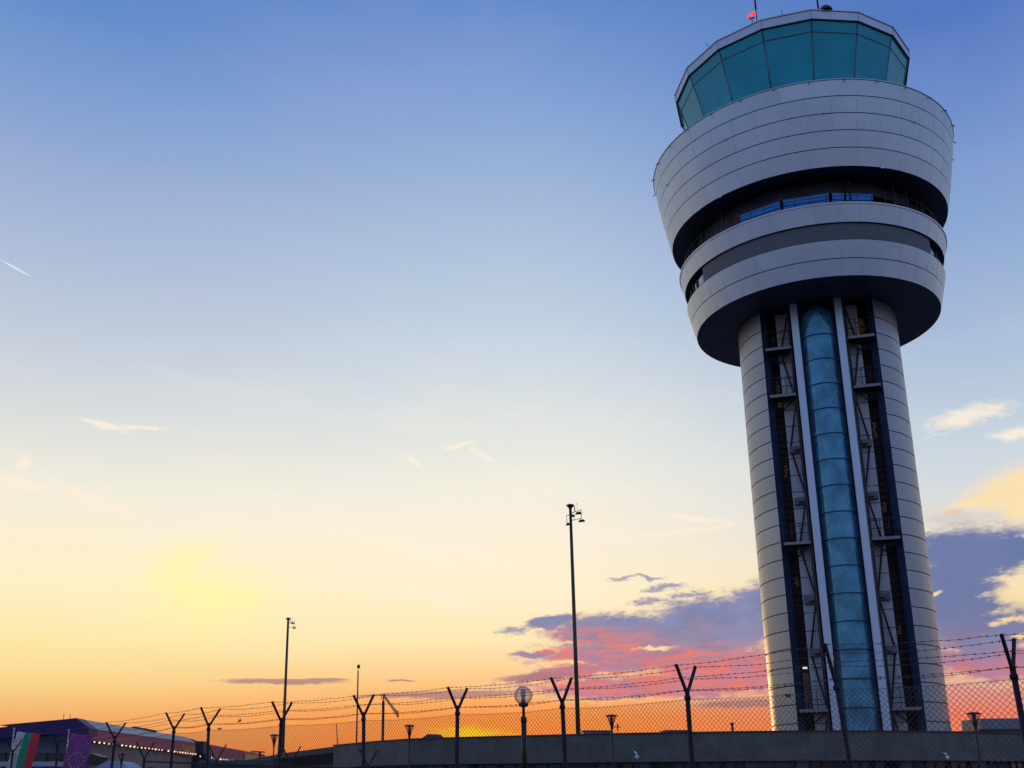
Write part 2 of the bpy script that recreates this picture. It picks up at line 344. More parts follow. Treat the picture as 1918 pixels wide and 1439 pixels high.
# ------------------------------------------------------------------ ground
g = MB(); S = 3000; nG = 30
for i in range(nG):
    for j in range(nG):
        x0, x1 = -S + 2 * S * i / nG, -S + 2 * S * (i + 1) / nG; y0, y1 = -S + 2 * S * j / nG, -S + 2 * S * (j + 1) / nG
        g.quad((x0, y0, 0), (x1, y0, 0), (x1, y1, 0), (x0, y1, 0))
tag(g.build('ground', mat('ground_grass', (0.035, 0.045, 0.025), 0.95, 0, 0.35, 0.5, bump=0.5)), 'dark ground of the airport', None, kind='structure')
g = MB(); g.quad((-90, 26, .004), (60, 26, .004), (60, 140, .004), (-90, 140, .004))
tag(g.build('pavement', mat('pavement_concrete', (0.16, 0.155, 0.15), 0.9, 0, 0.2, 1.0, bump=0.4)), 'paved forecourt around the tower', None, kind='structure')

# ------------------------------------------------------------------ CONTROL TOWER
TX, TY = 22.536, 61.731
T = empty('control_tower', (TX, TY, 0), -math.atan2(TX, TY) + R_(1.8))
tag(T, 'tall round silver-panelled control tower with blue glass lift tube and teal glass top', 'tower')
def lp(th, r, z): t = R_(th); return Vector((r * math.sin(t), -r * math.cos(t), z))
ZB = 28.787; RS = 4.7; OP = 43.0
def panelpick(seed, group):
    r = np.random.RandomState(seed); tab = r.choice([0, 0, 0, 1, 2], size=(400, 60))
    return lambda j, q: int(tab[(j // group) % 400, q % 60])
# shaft shell: 1 m courses with dark recessed joints
GJ = 0.027
def courses(zs, rf, seed, group, gj=GJ, dep=0.05):
    pk_ = panelpick(seed, group); pr = []
    for a, b in zip(zs, zs[1:]):
        pr += [(rf(a) , a + gj, pk_), (rf(b), b - gj, 3), (rf(b) - dep, b - gj, 3), (rf(b) - dep, b + gj, 3)]
    pr = pr[:-2]
    return pr
zs = [0.0] + [0.6 + i for i in range(28)] + [ZB]
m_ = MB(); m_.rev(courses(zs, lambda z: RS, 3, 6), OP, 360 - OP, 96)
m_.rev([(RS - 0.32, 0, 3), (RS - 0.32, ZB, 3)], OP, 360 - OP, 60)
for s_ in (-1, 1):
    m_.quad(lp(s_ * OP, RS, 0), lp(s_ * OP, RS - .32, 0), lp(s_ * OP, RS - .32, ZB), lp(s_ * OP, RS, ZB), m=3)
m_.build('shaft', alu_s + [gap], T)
# blue fins at both lips of the opening
for s_ in (-1, 1):
    f = MB(); o_ = lp(s_ * (OP - 0.15), RS - 0.02, 0)
    x0, y0 = o_.x, o_.y; x1 = s_ * 2.84; y1 = y0 + 0.30
    x2 = s_ * 2.62; 
    pts = [(x0, y0), (x1, y1), (x1, y1 + .12), (x0, y0 + .25)]
    if s_ < 0: pts = pts[::-1]
    for k in range(4):
        a, b = pts[k], pts[(k + 1) % 4]; f.quad((a[0], a[1], 0), (b[0], b[1], 0), (b[0], b[1], ZB - .01), (a[0], a[1], ZB - .01))
    f.build('fin', finm, T)
# dark service chases and pale core wall behind
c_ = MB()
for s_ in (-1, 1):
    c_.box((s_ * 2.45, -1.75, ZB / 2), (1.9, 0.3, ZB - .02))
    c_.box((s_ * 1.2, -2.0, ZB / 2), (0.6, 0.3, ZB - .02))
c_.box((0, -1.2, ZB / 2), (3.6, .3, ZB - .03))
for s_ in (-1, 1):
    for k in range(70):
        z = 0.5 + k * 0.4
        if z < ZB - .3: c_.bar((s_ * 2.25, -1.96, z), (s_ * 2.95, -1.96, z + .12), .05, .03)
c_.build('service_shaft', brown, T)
for s_ in (-1, 1):
    w = MB(); z = 0.0; pkk = panelpick(11 + s_, 1); i = 0
    for a, b in zip(zs, zs[1:]):
        w.box((s_ * 1.93, -2.62, (a + b) / 2), (0.80, 0.5, (b - a) - 0.045)); 
    w.box((s_ * 1.93, -2.60, ZB / 2), (0.76, 0.42, ZB - .05), m=1)
    w.build('core_panel', [core, gap], T)
# floodlit brackets, V braces and ladders between core and guide rails
for s_ in (-1, 1):
    b = MB()
    b.box((s_ * 1.60, -3.55, ZB / 2), (0.13, 0.16, ZB - .06))
    zz = [(28.4, 26.4), (23.0, 26.0), (22.9, 20.3), (17.3, 20.1), (17.0, 14.6), (11.4, 14.2), (11.2, 8.6), (5.4, 8.3), (5.0, 2.6)]
    for z0, z1 in zz: b.bar((s_ * 1.62, -3.5, z0), (s_ * 2.15, -2.95, z1), .07, .07)
    b.build('brace', steel, T)
for z in (20.1, 17.0, 11.3, 8.4):
    for s_ in (-1, 1):
        l = MB(); l.box((s_ * 1.98, -3.02, z), (.55, .25, .40)); l.box((s_ * 1.86, -3.27, z - .02), (.30, .24, .14)); l.bar((s_ * 1.7, -3.3, z - .1), (s_ * 2.1, -3.05, z + .12), .05, .05)
        l.build('junction_box', mat('box_grey', (.14, .15, .17), .6), T)
for s_, levels in ((-1, (26.15, 23.2, 14.4, 5.25)), (1, (26.3, 23.25, 14.35, 5.25))):
    for z in levels:
        p = MB(); x0, x1 = s_ * 1.62, s_ * 3.02
        p.box(((x0 + x1) / 2, -3.35, z), (abs(x1 - x0), 1.2, .06)); p.box(((x0 + x1) / 2, -3.97, z - .02), (abs(x1 - x0) + .04, .06, .16), m=1)
        p.box(((x0 + x1) / 2, -3.35, z - .09), (abs(x1 - x0) - .1, .08, .1)); p.bar((x0, -3.7, z - .06), ((x0 + x1) / 2, -3.1, z - .6), .07, .07)
        P_ = p.build('platform', [steel, galv], T)
        r = MB()
        for h in (.55, 1.1): r.tube((x0, -3.95, z + h), (x1, -3.95, z + h), .022, n=6)
        for k in range(4):
            x = x0 + (x1 - x0) * k / 3; r.tube((x, -3.95, z + .03), (x, -3.95, z + 1.1), .02, n=6)
        r.tube((x1, -3.95, z + 1.1), (x1, -3.2, z + 1.1), .02, n=6)
        r.build('railing', steel, P_)
# guide rails either side of the lift
for s_ in (-1, 1):
    r = MB(); r.box((s_ * 1.24, -4.08, ZB / 2), (0.40, 0.24, ZB - .02)); r.box((s_ * 1.24, -4.215, ZB / 2), (0.34, 0.03, ZB - .05))
    G_ = r.build('guide_rail', railw, T)
    q = MB()
    for k in range(23): 
        z = .8 + k * 1.2; q.bar((s_ * 1.44, -4.1, z), (s_ * 1.58, -4.16, z + .03), .05, .05)
    q.tube((s_ * 1.55, -4.1, .3), (s_ * 1.55, -4.1, 27), .02, n=6)
    q.build('bracket', steel, G_)
# glass lift tube: curved panes with ring joints
TT = 28.02; TR = 0.94; TCY = -3.62
ringz = [TT - 1.515 * i for i in range(19)]
tb = MB()
for k, (b_, a_) in enumerate(zip(ringz, ringz[1:] + [0.0])):
    if b_ - a_ < .1: continue
    tb.rev([(TR, a_ + .02, 0), (TR, b_ - .02, 0)], -100, 100, 28, c=(0, TCY))
t_ = tb.build('lift_tube', tubeg, T)
tr_ = MB()
for z in ringz[:-1]: tr_.rev([(TR - .03, z - .035, 0), (TR + .03, z - .035, 0), (TR + .03, z + .035, 0), (TR - .03, z + .035, 0)], -100, 100, 28, c=(0, TCY))
for s_ in (-1, 1): tr_.box((s_ * (TR + .0), TCY + .02, TT / 2), (.07, .10, TT))
tr_.build('glazing_ring', mat('ring_blue_metal', (.015, .05, .10), .4, .5), t_)
dm = MB(); prof = [(.66 * math.cos(t), TT + .03 + .62 * math.sin(t), 0) for t in np.linspace(0, math.pi / 2, 10)]
dm.rev([(.66, TT - .03, 0)] + prof, -180, 180, 32, c=(0, TCY + .05)); dm.build('dome_cap', mat('cap_blue_glass', (.02, .16, .42), .15, .4), t_)
# cross bracing and the lift car seen through the glass
xb = MB()
for k in range(len(ringz) - 1):
    zt, zb_ = ringz[k] - .05, ringz[k + 1] + .05
    if k % 2 == 0: xb.bar((0, TCY - .86, zt), (-.80, TCY - .36, zb_), .10, .06); xb.bar((0, TCY - .86, zt), (.80, TCY - .36, zb_), .10, .06)
    else: xb.bar((-.80, TCY - .36, zt), (0, TCY - .84, zb_), .10, .06); xb.bar((.80, TCY - .36, zt), (0, TCY - .84, zb_), .10, .06)
xb.build('cross_brace', mat('brace_pale', (.70, .76, .78), .4, .1), t_)
lb = MB(); lb.rev([(.86, .0, 0), (.86, TT - .2, 0)], -95, 95, 14, c=(0, TCY + .14)); lb.build('tube_lining', mat('lining_teal', (.42, .48, .50), .6, .2, .40, .9), t_)
lc = MB(); lc.rev([(.01, 22.3, 0), (.76, 22.3, 0), (.76, 22.42, 0), (.70, 22.42, 0), (.70, 23.1, 0), (.76, 23.1, 0), (.76, 23.3, 0), (.01, 23.3, 0)], -90, 90, 16, c=(0, TCY + .05))
lc.build('lift_car', mat('lift_car_pale', (.55, .62, .66), .35, .3), t_)
# amber glints in the service chases, painted as faintly glowing slats, a small lamp over the foot
amber = mat('amber_painted_glint', (.5, .25, .08), .5, emit=(1.0, .45, .10), estr=.04)
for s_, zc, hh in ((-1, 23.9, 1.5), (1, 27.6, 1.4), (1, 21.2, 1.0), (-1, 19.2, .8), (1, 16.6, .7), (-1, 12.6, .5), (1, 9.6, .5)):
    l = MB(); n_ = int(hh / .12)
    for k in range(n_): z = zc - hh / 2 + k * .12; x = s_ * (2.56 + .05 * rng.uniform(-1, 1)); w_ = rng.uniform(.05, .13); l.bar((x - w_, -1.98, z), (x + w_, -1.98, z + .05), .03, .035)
    l.build('painted_glint_slat', amber, T)
l = MB(); l.box((-2.56, -3.1, 7.55), (.26, .14, .05)); l.box((-2.56, -3.0, 7.60), (.22, .14, .06)); l.build('foot_lamp', mat('lamp_lit_white', (.8, .8, .8), .4, emit=(1.0, .86, .66), estr=.6), T)
l = MB(); l.box((-2.56, -2.0, 6.4), (.36, .12, 2.0)); l.build('service_door', mat('door_rose', (.30, .20, .20), .6, 0, .2, 2), T)
# lower drum
ld = MB(); KJ = 0.022
def lerpR(pairs):
    zs_, rs_ = zip(*pairs); return lambda z: float(np.interp(z, zs_, rs_))
rf = lerpR([(28.787, 7.238), (29.766, 7.484), (30.813, 7.732), (31.877, 7.793), (32.967, 8.056)])
ld.rev(courses([28.787, 29.77, 30.81], rf, 21, 7), n=144)
ld.rev([(rf(31.877), 31.877, 0), (rf(32.9), 32.9, 1), (rf(32.9) + .04, 32.9, 1), (rf(32.967) + .04, 32.985, 1), (rf(32.9) - .22, 32.985, 0), (rf(32.9) - .22, 32.5, 0)], n=144)
ld.rev([(6.9, 31.86, 3), (rf(31.877) - .001, 31.86, 3), (rf(31.877), 31.877, 3)], n=96)
ld.rev([(rf(30.81) + .001, 30.79, 3), (rf(30.81) - .001, 30.812, 3), (6.9, 30.812, 3)], n=96)
def vjoints(mb, spans):
    for k in range(40):
        a = k * 9.0 + 3
        for z0, z1, fn in spans:
            for i in range(4):
                a0, a1 = z0 + (z1 - z0) * i / 4, z0 + (z1 - z0) * (i + 1) / 4
                mb.bar(lp(a, fn(a0) - .001, a0), lp(a, fn(a1) - .001, a1), .0045, .0045, m=3)
vjoints(ld, ((28.8, 30.79, rf), (31.89, 32.88, rf)))
LD = ld.build('lower_drum', alu + [gap], T)
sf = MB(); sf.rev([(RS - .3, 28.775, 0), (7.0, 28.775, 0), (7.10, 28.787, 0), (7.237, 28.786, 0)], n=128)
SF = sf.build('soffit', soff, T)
# grey louvre band between the two bands of panels, with window slots at its sides
lv = MB(); th0, th1 = -55.0, 60.0
for k in range(6):
    z = 30.82 + k * 0.173; lv.rev([(7.66, z + .004, 0), (7.68, z + .165, 0), (7.60, z + .166, 1), (7.60, z + .172, 1)], th0, th1, 60)
for e in (th0, th1): lv.quad(lp(e, 7.66, 30.82), lp(e, 6.9, 30.82), lp(e, 6.9, 31.86), lp(e, 7.66, 31.86), m=0)
lv.build('louvre_band', [louv, louv], LD)
iw = MB(); iw.rev([(6.95, 30.81, 0), (6.95, 31.86, 0)], th1 - 2, 360 + th0 + 2, 100); iw.build('slot_wall', shade, LD)
for e0, e1 in ((61, 70), (71, 75), (-64, -56), (-69, -65), (-80, -76), (82, 88), (-100, -92), (100, 108)):
    wn_ = MB(); wn_.rev([(7.42, 30.86, 0), (7.46, 31.62, 0)], e0, e1, 6); wn_.build('slot_window', paleg, LD)
for e in (60.3, 70.5, 75.8, 81, 89, 99, -55.2, -64.5, -70, -75, -82, -91, -101, 110, 130, 150, 170, 190, 210, 230): mu = MB(); mu.tube(lp(e, 7.5, 30.81), lp(e, 7.5, 31.86), .05, n=6); mu.build('mullion', framed, LD)
# gallery between the drums
gw = MB(); GR = 6.85
verts16 = [13.0 - 1.8 + 22.5 * k for k in range(16)]
WZ0, WZ1 = 32.98, 34.22
for k in range(16):
    a, b = verts16[k], verts16[(k + 1) % 16] if k < 15 else verts16[0] + 360
    A0, A1 = lp(a, GR, 32.6), lp(b, GR, 32.6)
    gw.quad(lp(a, GR, 34.24), lp(b, GR, 34.24), lp(b, GR, 35.1), lp(a, GR, 35.1)); gw.quad(lp(a, GR, 32.5), lp(b, GR, 32.5), lp(b, GR, 32.96), lp(a, GR, 32.96))
    mid = ((a + 180) % 360) - 180
    blue = -33 < mid < 34
    if not blue: gw.quad(lp(a, GR, 32.96), lp(b, GR, 32.96), lp(b, GR, 34.24), lp(a, GR, 34.24))
GW = gw.build('gallery_wall', shade, T)
for a, b in ((-31 - 1.8, -9.3 - 1.8), (-8.9 - 1.8, 13 - 1.8), (13.6 - 1.8, 34.6 - 1.8)):
    A, B = lp(a + .5, GR - .02, 0), lp(b - .5, GR - .02, 0)
    w = MB(); kk = (GR + .17) / GR; w.quad((A.x, A.y, 32.96), (B.x, B.y, 32.96), (B.x * kk, B.y * kk, 34.2), (A.x * kk, A.y * kk, 34.2)); w.build('gallery_window', blueg, GW)
gc = MB(); gc.rev([(GR - .45, 32.5, 0), (GR - .45, 35.2, 0)], n=48); gc.build('gallery_core', shade, T)
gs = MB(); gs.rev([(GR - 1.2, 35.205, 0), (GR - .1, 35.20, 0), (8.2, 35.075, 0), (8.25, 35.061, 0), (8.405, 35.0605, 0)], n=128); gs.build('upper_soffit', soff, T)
gf = MB(); gf.rev([(7.9, 32.55, 0), (GR - .1, 32.55, 0)], n=96); gf.build('gallery_floor', shade, T)
rl = MB()
for h, rr in ((34.02, .028), (33.6, .016)): rl.rev([(7.68 + rr * math.cos(t), h + rr * math.sin(t), 0) for t in np.linspace(0, 2 * math.pi, 6)], n=120)
for k in range(56): rl.tube(lp(k * 360 / 56 + 2, 7.68, 32.5), lp(k * 360 / 56 + 2, 7.68, 34.02), .02, n=5)
rl.build('gallery_railing', steel, T)
for a in (20, 43, 52, -42, -60, 66, -75, 80): sp = MB(); sp.tube(lp(a, 7.2, 32.6), lp(a, 7.2, 35.1), .07, n=8); sp.build('gallery_column', shade, T)
# upper drum
ud = MB(); rfu = lerpR([(35.061, 8.406), (36.0, 8.62), (37, 8.82), (38, 9.0), (39, 9.17), (40.204, 9.335)])
ud.rev(courses([35.061, 36.14, 37.15, 38.16, 39.17, 40.16], rfu, 33, 7), n=144)
ud.rev([(rfu(40.16) + .0, 40.16, 1), (9.37, 40.165, 1), (9.37, 40.21, 1), (9.05, 40.21, 0), (9.05, 39.7, 0)], n=144)
ud.rev([(9.06, 39.9, 2), (5.5, 39.95, 2)], n=64)
vjoints(ud, ((35.08, 40.14, rfu),))
UD = ud.build('upper_drum', alu + [gap], T)
for k in range(30):
    a = k * 12.0 + 5; pins = MB(); pins.tube(lp(a, 9.36, 40.12), lp(a, 9.50, 39.98), .03, n=5); pins.build('lifting_pin', steel, UD)
    if k % 3 == 0: pins = MB(); pins.tube(lp(a + 4, 9.0, 38.16), lp(a + 4, 9.18, 38.1), .022, n=5); pins.build('lifting_pin', steel, UD)
# cab: sixteen outward leaning panes
CV = [2.0 - 1.8 + 22.5 * (k + .5) for k in range(16)]
GZ0, GR0, GZ1, GR1 = 40.9, 6.08, 45.80, 7.40
def gr(z): return GR0 + (GR1 - GR0) * (z - GZ0) / (GZ1 - GZ0)
cb = MB()
for k in range(16):
    a, b = CV[k], CV[k] + 22.5
    def inset(t, r, z, s=.012): return lp(a + 22.5 * (s if t == 0 else 1 - s), r, z)
    w = MB()
    for z0, z1 in ((GZ0 + .1, 45.10), (45.18, 45.78)): w.quad(inset(0, gr(z0), z0), inset(1, gr(z0), z0), inset(1, gr(z1), z1), inset(0, gr(z1), z1))
    w.build('cab_window', cabg, T)
fr = MB()
for k in range(16):
    a, b = CV[k], CV[k] + 22.5
    fr.tube(lp(a, gr(GZ0), GZ0), lp(a, gr(GZ1) + .0, GZ1), .045, n=6)
    fr.bar(lp(a, gr(45.14), 45.14), lp(b, gr(45.14), 45.14), .06, .05)
    fr.bar(lp(a, gr(GZ0), GZ0 + .05), lp(b, gr(GZ0), GZ0 + .05), .1, .1)
fr.build('cab_frame', mat('cab_frame_metal', (.10, .14, .16), .4, .6), T)
rfm = MB()
for k in range(16):
    a, b = CV[k], CV[k] + 22.5
    ring = [(7.42, 45.80), (7.55, 45.84), (7.55, 46.42), (7.60, 46.43), (7.60, 46.50), (7.2, 46.56), (0.01, 46.9)]
    for p, q, mi_ in zip(ring, ring[1:], (3, int(rng.choice([0, 1, 2])), 3, 1, 3, 3)):
        rfm.quad(lp(a, p[0], p[1]), lp(b, p[0], p[1]), lp(b, q[0], q[1]), lp(a, q[0], q[1]), m=mi_)
    rfm.bar(lp(a, 7.552, 45.85), lp(a, 7.552, 46.42), .02, .02, m=3)
    rfm.quad(lp(b, 7.42, 45.80), lp(a, 7.42, 45.80), lp(a, 0.01, 45.78), lp(b, 0.01, 45.78), m=3)
rfm.build('cab_roof', alu + [mat('ceiling_dark', (.05, .06, .07), .7)], T)
cf = MB(); cf.rev([(0.01, 41.0, 0), (6.0, 41.0, 0)], n=32); cf.rev([(.9, 41.0, 0), (.9, 45.78, 0)], n=16)
for k in range(8): cf.box(lp(k * 45 + 10, 5.1, 41.45), (1.6, .7, .9), rz=R_(k * 45 + 10))
cf.build('cab_interior', mat('cab_furniture', (.06, .08, .09), .6), T)
# rooftop aerials and red warning lamps
def cabpt(px, py, z):  # world point on the roof level, in tower coordinates
    w = onz(px, py, z); return T.matrix_basis.inverted() @ w
T.matrix_basis  # evaluated below
Minv = (Matrix.Translation(T.location) @ Matrix.Rotation(T.rotation_euler.z, 4, 'Z')).inverted()
def tl(px, py, z): return Minv @ onz(px, py, z)
b0 = tl(1418, 40, 46.5)
a_ = MB(); a_.tube(b0, b0 + Vector((0, 0, .9)), .03, n=8); a_.tube(b0 + Vector((0, 0, .9)), b0 + Vector((0, 0, 4.2)), .055, .03, n=8); a_.build('antenna', steel, T)
b0 = tl(1533, 19, 46.55)
a_ = MB(); a_.tube(b0, b0 + Vector((0, 0, 3.5)), .055, .035, n=8); a_.build('antenna', steel, T)
b0 = tl(1546, 20, 46.6)
a_ = MB(); a_.rev([(.42, b0.z - .1, 0), (.40, b0.z + .05, 0), (.22, b0.z + .25, 0), (.01, b0.z + .32, 0)], n=16, c=(b0.x, b0.y)); a_.build('roof_ventilator', shade, T)
b0 = tl(1409, 42, 46.5)
a_ = MB(); a_.tube(b0, b0 + Vector((0, 0, .30)), .03, n=6); a_.box(b0 + Vector((0, 0, .32)), (.38, .08, .05)); WL = a_.build('warning_light', steel, T)
for dx_, dz_ in ((-.12, .0), (.14, .12)):
    a_ = MB(); a_.sphere(b0 + Vector((dx_, 0, .47 + dz_)), .13, 12, sq=1.2); a_.build('red_lens', red_em, WL)
for px, py in ((1465, 27), (1325, 88)):
    b0 = tl(px, py, 46.45); a_ = MB(); a_.tube(b0, b0 + Vector((0, 0, .28)), .018, n=5); a_.build('lightning_rod', steel, T)

# ------------------------------------------------------------------ PERIMETER FENCE
fence = empty('perimeter_fence', (0, 0, 0)); 
tag(fence, 'long chain-link fence with Y-shaped posts and barbed wire across the foreground', 'fence')
pj = [(2250, 1231), (1897, 1255), (1565, 1277), (1287, 1297), (1053, 1315), (857, 1328), (681, 1340), (527, 1350), (391, 1359)]
J = [onz(x, y, 3.0) for x, y in pj] + [at(326, 1365, 29.6), at(215, 1383, 31.5), at(108, 1396, 36.5), at(24, 1408, 40.5), at(-70, 1418, 45)]
MESH = MB; NJ = len(J)
tops = []
for i, p in enumerate(J):
    d = ((J[min(i + 1, NJ - 1)] - J[max(i - 1, 0)]).normalized()); d.z = 0; d.normalize(); nrm = Vector((d.y, -d.x, 0))  # points back-right
    if nrm.y < 0: nrm = -nrm
    lean = Vector((rng.uniform(-.035, .035), rng.uniform(-.02, .02), 0)) + (Vector((-.10, 0, 0)) if i == 2 else Vector((-.05, 0, 0)) if i == 1 else Vector((0, 0, 0)))
    base = Vector((p.x, p.y, 0)) - lean * 2
    m_ = MB(); r_ = .041 if i not in (2,) else .034
    m_.tube(base, p + Vector((0, 0, .03)), r_, r_ * .95, n=10); m_.sphere(p + Vector((0, 0, .03)), r_, 10)
    m_.tube(p - Vector((0, 0, .12)), p - Vector((0, 0, .06)), r_ + .012, n=10)
    P_ = m_.build('post', post_m, fence)
    tt = []
    for sgn in (-1, 1):
        up = .42 + rng.uniform(-.02, .03); out = .27 + rng.uniform(-.03, .03)
        if i == 2: up += .12 if sgn < 0 else .0; out = .22 if sgn < 0 else .10
        tip = p + nrm * (sgn * out) + Vector((0, 0, up)); a = MB(); a.bar(p - Vector((0, 0, .03)), tip, .04, .04); a.build('arm', post_m, P_)
        tt.append(tip)
    tops.append(tt)
WR = 0.0034
for i in range(NJ - 1):
    A, B = J[i], J[i + 1]; d = (B - A); Lh = math.hypot(d.x, d.y); ux = Vector((d.x / Lh, d.y / Lh, 0)); drop = .10
    m_ = MB(); stp = .083; z0 = .25 if i < 9 else .9; fine = i < 8
    zt = lambda s: (A.z + (B.z - A.z) * s / Lh) - drop - .03 * math.sin(math.pi * s / Lh)
    H = A.z - drop - z0
    if not fine: stp = .12
    nk = int((Lh + H) / stp) + 1; off = Vector((ux.y, -ux.x, 0)) * .004
    for k in range(nk):
        s_ = k * stp
        for sg in (1, -1):
            # start on the top edge or a side, descend at 45 degrees
            if sg == 1: a0 = s_ - H; b0_ = s_; ta, tb_ = (max(a0, 0), min(b0_, Lh))
            else: a0 = s_ - H; b0_ = s_; ta, tb_ = (max(a0, 0), min(b0_, Lh))
            if tb_ - ta < .02: continue
            if sg == 1: za = z0 + (ta - a0); zb = z0 + (tb_ - a0); pa, pb = ta, tb_
            else: za = z0 + (ta - a0); zb = z0 + (tb_ - a0); pa, pb = Lh - ta, Lh - tb_
            # follow the sagging top
            fa = (za - z0) / H; fb2 = (zb - z0) / H
            za2 = z0 + fa * (zt(pa) - z0); zb2 = z0 + fb2 * (zt(pb) - z0)
            a3 = Vector((A.x, A.y, 0)) + ux * pa + Vector((0, 0, za2)) + off * sg; b3 = Vector((A.x, A.y, 0)) + ux * pb + Vector((0, 0, zb2)) + off * sg
            jj = Vector((0, 0, rng.uniform(-.003, .003))); m_.tube(a3 + jj, b3 + jj, WR, n=3, cap=False)
    for dz in (0.02, .9):
        pts = [Vector((A.x, A.y, 0)) + ux * (Lh * q / 6) + Vector((0, 0, zt(Lh * q / 6) - dz + rng.uniform(-.01, .01))) for q in range(7)]
        for a3, b3 in zip(pts, pts[1:]): m_.tube(a3, b3, .003, n=3, cap=False)
    m_.build('wire_mesh', wire_m, fence)
def strand(pts, sag, seed):
    r = np.random.RandomState(seed); m_ = MB(); allp = []
    for a, b in zip(pts, pts[1:]):
        n_ = 10; w_ = r.uniform(-.02, .02, n_ + 1)
        for k in range(n_):
            t = k / n_; allp.append(a.lerp(b, t) - Vector((0, 0, sag * math.sin(math.pi * t) + (w_[k] if k else 0) * .4)))
    allp.append(pts[-1])
    for a, b in zip(allp, allp[1:]):
        m_.tube(a, b, .0031, n=4, cap=False); L_ = (b - a).length; dd = (b - a).normalized()
        k = .05
        while k < L_:
            c = a + dd * (k + r.uniform(-.02, .02)); v = Vector((r.uniform(-1, 1), r.uniform(-1, 1), r.uniform(-1, 1))).normalized() * .022
            m_.tube(c - v, c + v, .0028, n=3, cap=False); v2 = dd.cross(v).normalized() * .02; m_.tube(c - v2, c + v2, .0034, n=3, cap=False)
            m_.tube(c - dd * .012, c + dd * .012, .0058, n=4, cap=False)
            k += .125
    return m_
sd_ = 0
for side in (0, 1):
    for fr_ in (.97, .52, .08):
        pts = [J[i].lerp(tops[i][side], fr_) for i in range(NJ)]
        strand(pts, .03 + .02 * side, 50 + sd_).build('barbed_wire', wire_m, fence); sd_ += 1
# scraps of plastic caught on the wire
for k, (px, py, Yd) in enumerate([(449, 1347, 26.9), (411, 1364, 27.4), (1475, 1298, 16.6)]):
    m_ = MB(); c = at(px, py, Yd)
    for q in range(5):
        a = c + Vector((rng.uniform(-.05, .05), rng.uniform(-.02, .02), rng.uniform(-.05, .02))); b = c + Vector((rng.uniform(-.06, .06), 0, rng.uniform(-.08, 0))); e = c + Vector((0, .01, -.02))
        m_.quad(a, b, e); m_.tube(a, b, .006, n=3)
    tag(m_.build('plastic_scrap', mat('scrap_dark', (.04, .03, .03), .7)), ['torn dark scrap hooked over a barbed wire', 'small dark scrap caught at the top edge of the wire mesh', 'small dark scrap on the mesh in front of the tower shaft'][k], 'litter', 'scraps caught on the fence')

# inner lower fence at the left
inner = empty('inner_fence', (0, 0, 0)); tag(inner, 'lower second fence with thin Y-shaped posts behind the main fence at the left', 'fence')
IJ = [at(270, 1421, 32), at(405, 1426, 31.5), at(545, 1430, 31), at(690, 1436, 30.5)]
for p in IJ:
    m_ = MB(); m_.tube((p.x, p.y, 0), p, .04, n=8); P_ = m_.build('post', post_m, inner)
    for sgn in (-1, 1):
        a = MB(); a.bar(p, p + Vector((sgn * .25, sgn * .05, .46)), .04, .04); a.build('arm', post_m, P_)
m_ = MB()
for a, b in zip(IJ, IJ[1:]): m_.tube(a - Vector((0, 0, .08)), b - Vector((0, 0, .08)), .022, n=6); m_.tube(a - Vector((0, 0, 1.2)), b - Vector((0, 0, 1.2)), .02, n=6)
m_.build('top_rail', post_m, inner)

# ------------------------------------------------------------------ LOW FLAT-ROOFED BUILDING with curved concrete fascia
ZR = 3.45
tp = [onz(x, y, ZR) for x, y in ((625, 1397), (700, 1390), (765, 1385.5), (860, 1382.5), (980, 1379.5), (1100, 1376.5), (1200, 1374.5), (1300, 1373), (1400, 1371.5), (1500, 1370.5), (1600, 1370.3), (1700, 1370.8), (1800, 1372.2), (1918, 1375))]
tp.append(tp[-1] + (tp[-1] - tp[-2]) * 1.2 + Vector((0, 1.0, 0)))
far = [onz(530, 1411, ZR), onz(445, 1427, ZR)]
LB = empty('terminal_annex', (8, 50, 0)); tag(LB, 'long low building with broad dark grey roof edge in front of the tower', 'building')
off = Vector((8, 50, 0))
def pl(P): return [p - off for p in P]
TPl = pl(tp)
def nrm2(P, i):
    d = P[min(i + 1, len(P) - 1)] - P[max(i - 1, 0)]; d.z = 0; d.normalize(); return Vector((-d.y, d.x, 0))   # pointing back
fa = MB(); FH = 1.08
bk = [p + nrm2(TPl, i) * .22 for i, p in enumerate(TPl)]
def Z(p, z): return (p.x, p.y, z)
for i in range(len(TPl) - 1):
    a, b, c, d = TPl[i], TPl[i + 1], bk[i + 1], bk[i]
    fa.quad(Z(a, ZR - FH), Z(b, ZR - FH), Z(b, ZR), Z(a, ZR)); fa.quad(Z(a, ZR), Z(b, ZR), Z(c, ZR), Z(d, ZR)); fa.quad(Z(d, ZR - FH), Z(c, ZR - FH), Z(b, ZR - FH), Z(a, ZR - FH)); fa.quad(Z(d, ZR), Z(c, ZR), Z(c, ZR - FH), Z(d, ZR - FH))
a, d = TPl[0], bk[0]; fa.quad(Z(d, ZR - FH), Z(a, ZR - FH), Z(a, ZR), Z(d, ZR))
FA = fa.build('fascia', conc, LB)
ct = MB()
for i in range(len(TPl) - 1):
    ct.bar(Vector(Z(TPl[i], ZR + .02)) + nrm2(TPl, i) * .08, Vector(Z(TPl[i + 1], ZR + .02)) + nrm2(TPl, i + 1) * .08, .26, .05)
ct.build('coping', mat('coping_metal', (.05, .045, .05), .5, .5), FA)
back = [p + nrm2(TPl, i) * 8.0 for i, p in enumerate(TPl)]
rf_ = MB()
for i in range(len(TPl) - 1): rf_.quad(Z(bk[i], ZR - .12), Z(bk[i + 1], ZR - .12), Z(back[i + 1], ZR - .12), Z(back[i], ZR - .12))
rf_.build('roof', roofm, LB)
wl = MB(); ws = [p + nrm2(TPl, i) * .9 for i, p in enumerate(TPl)]
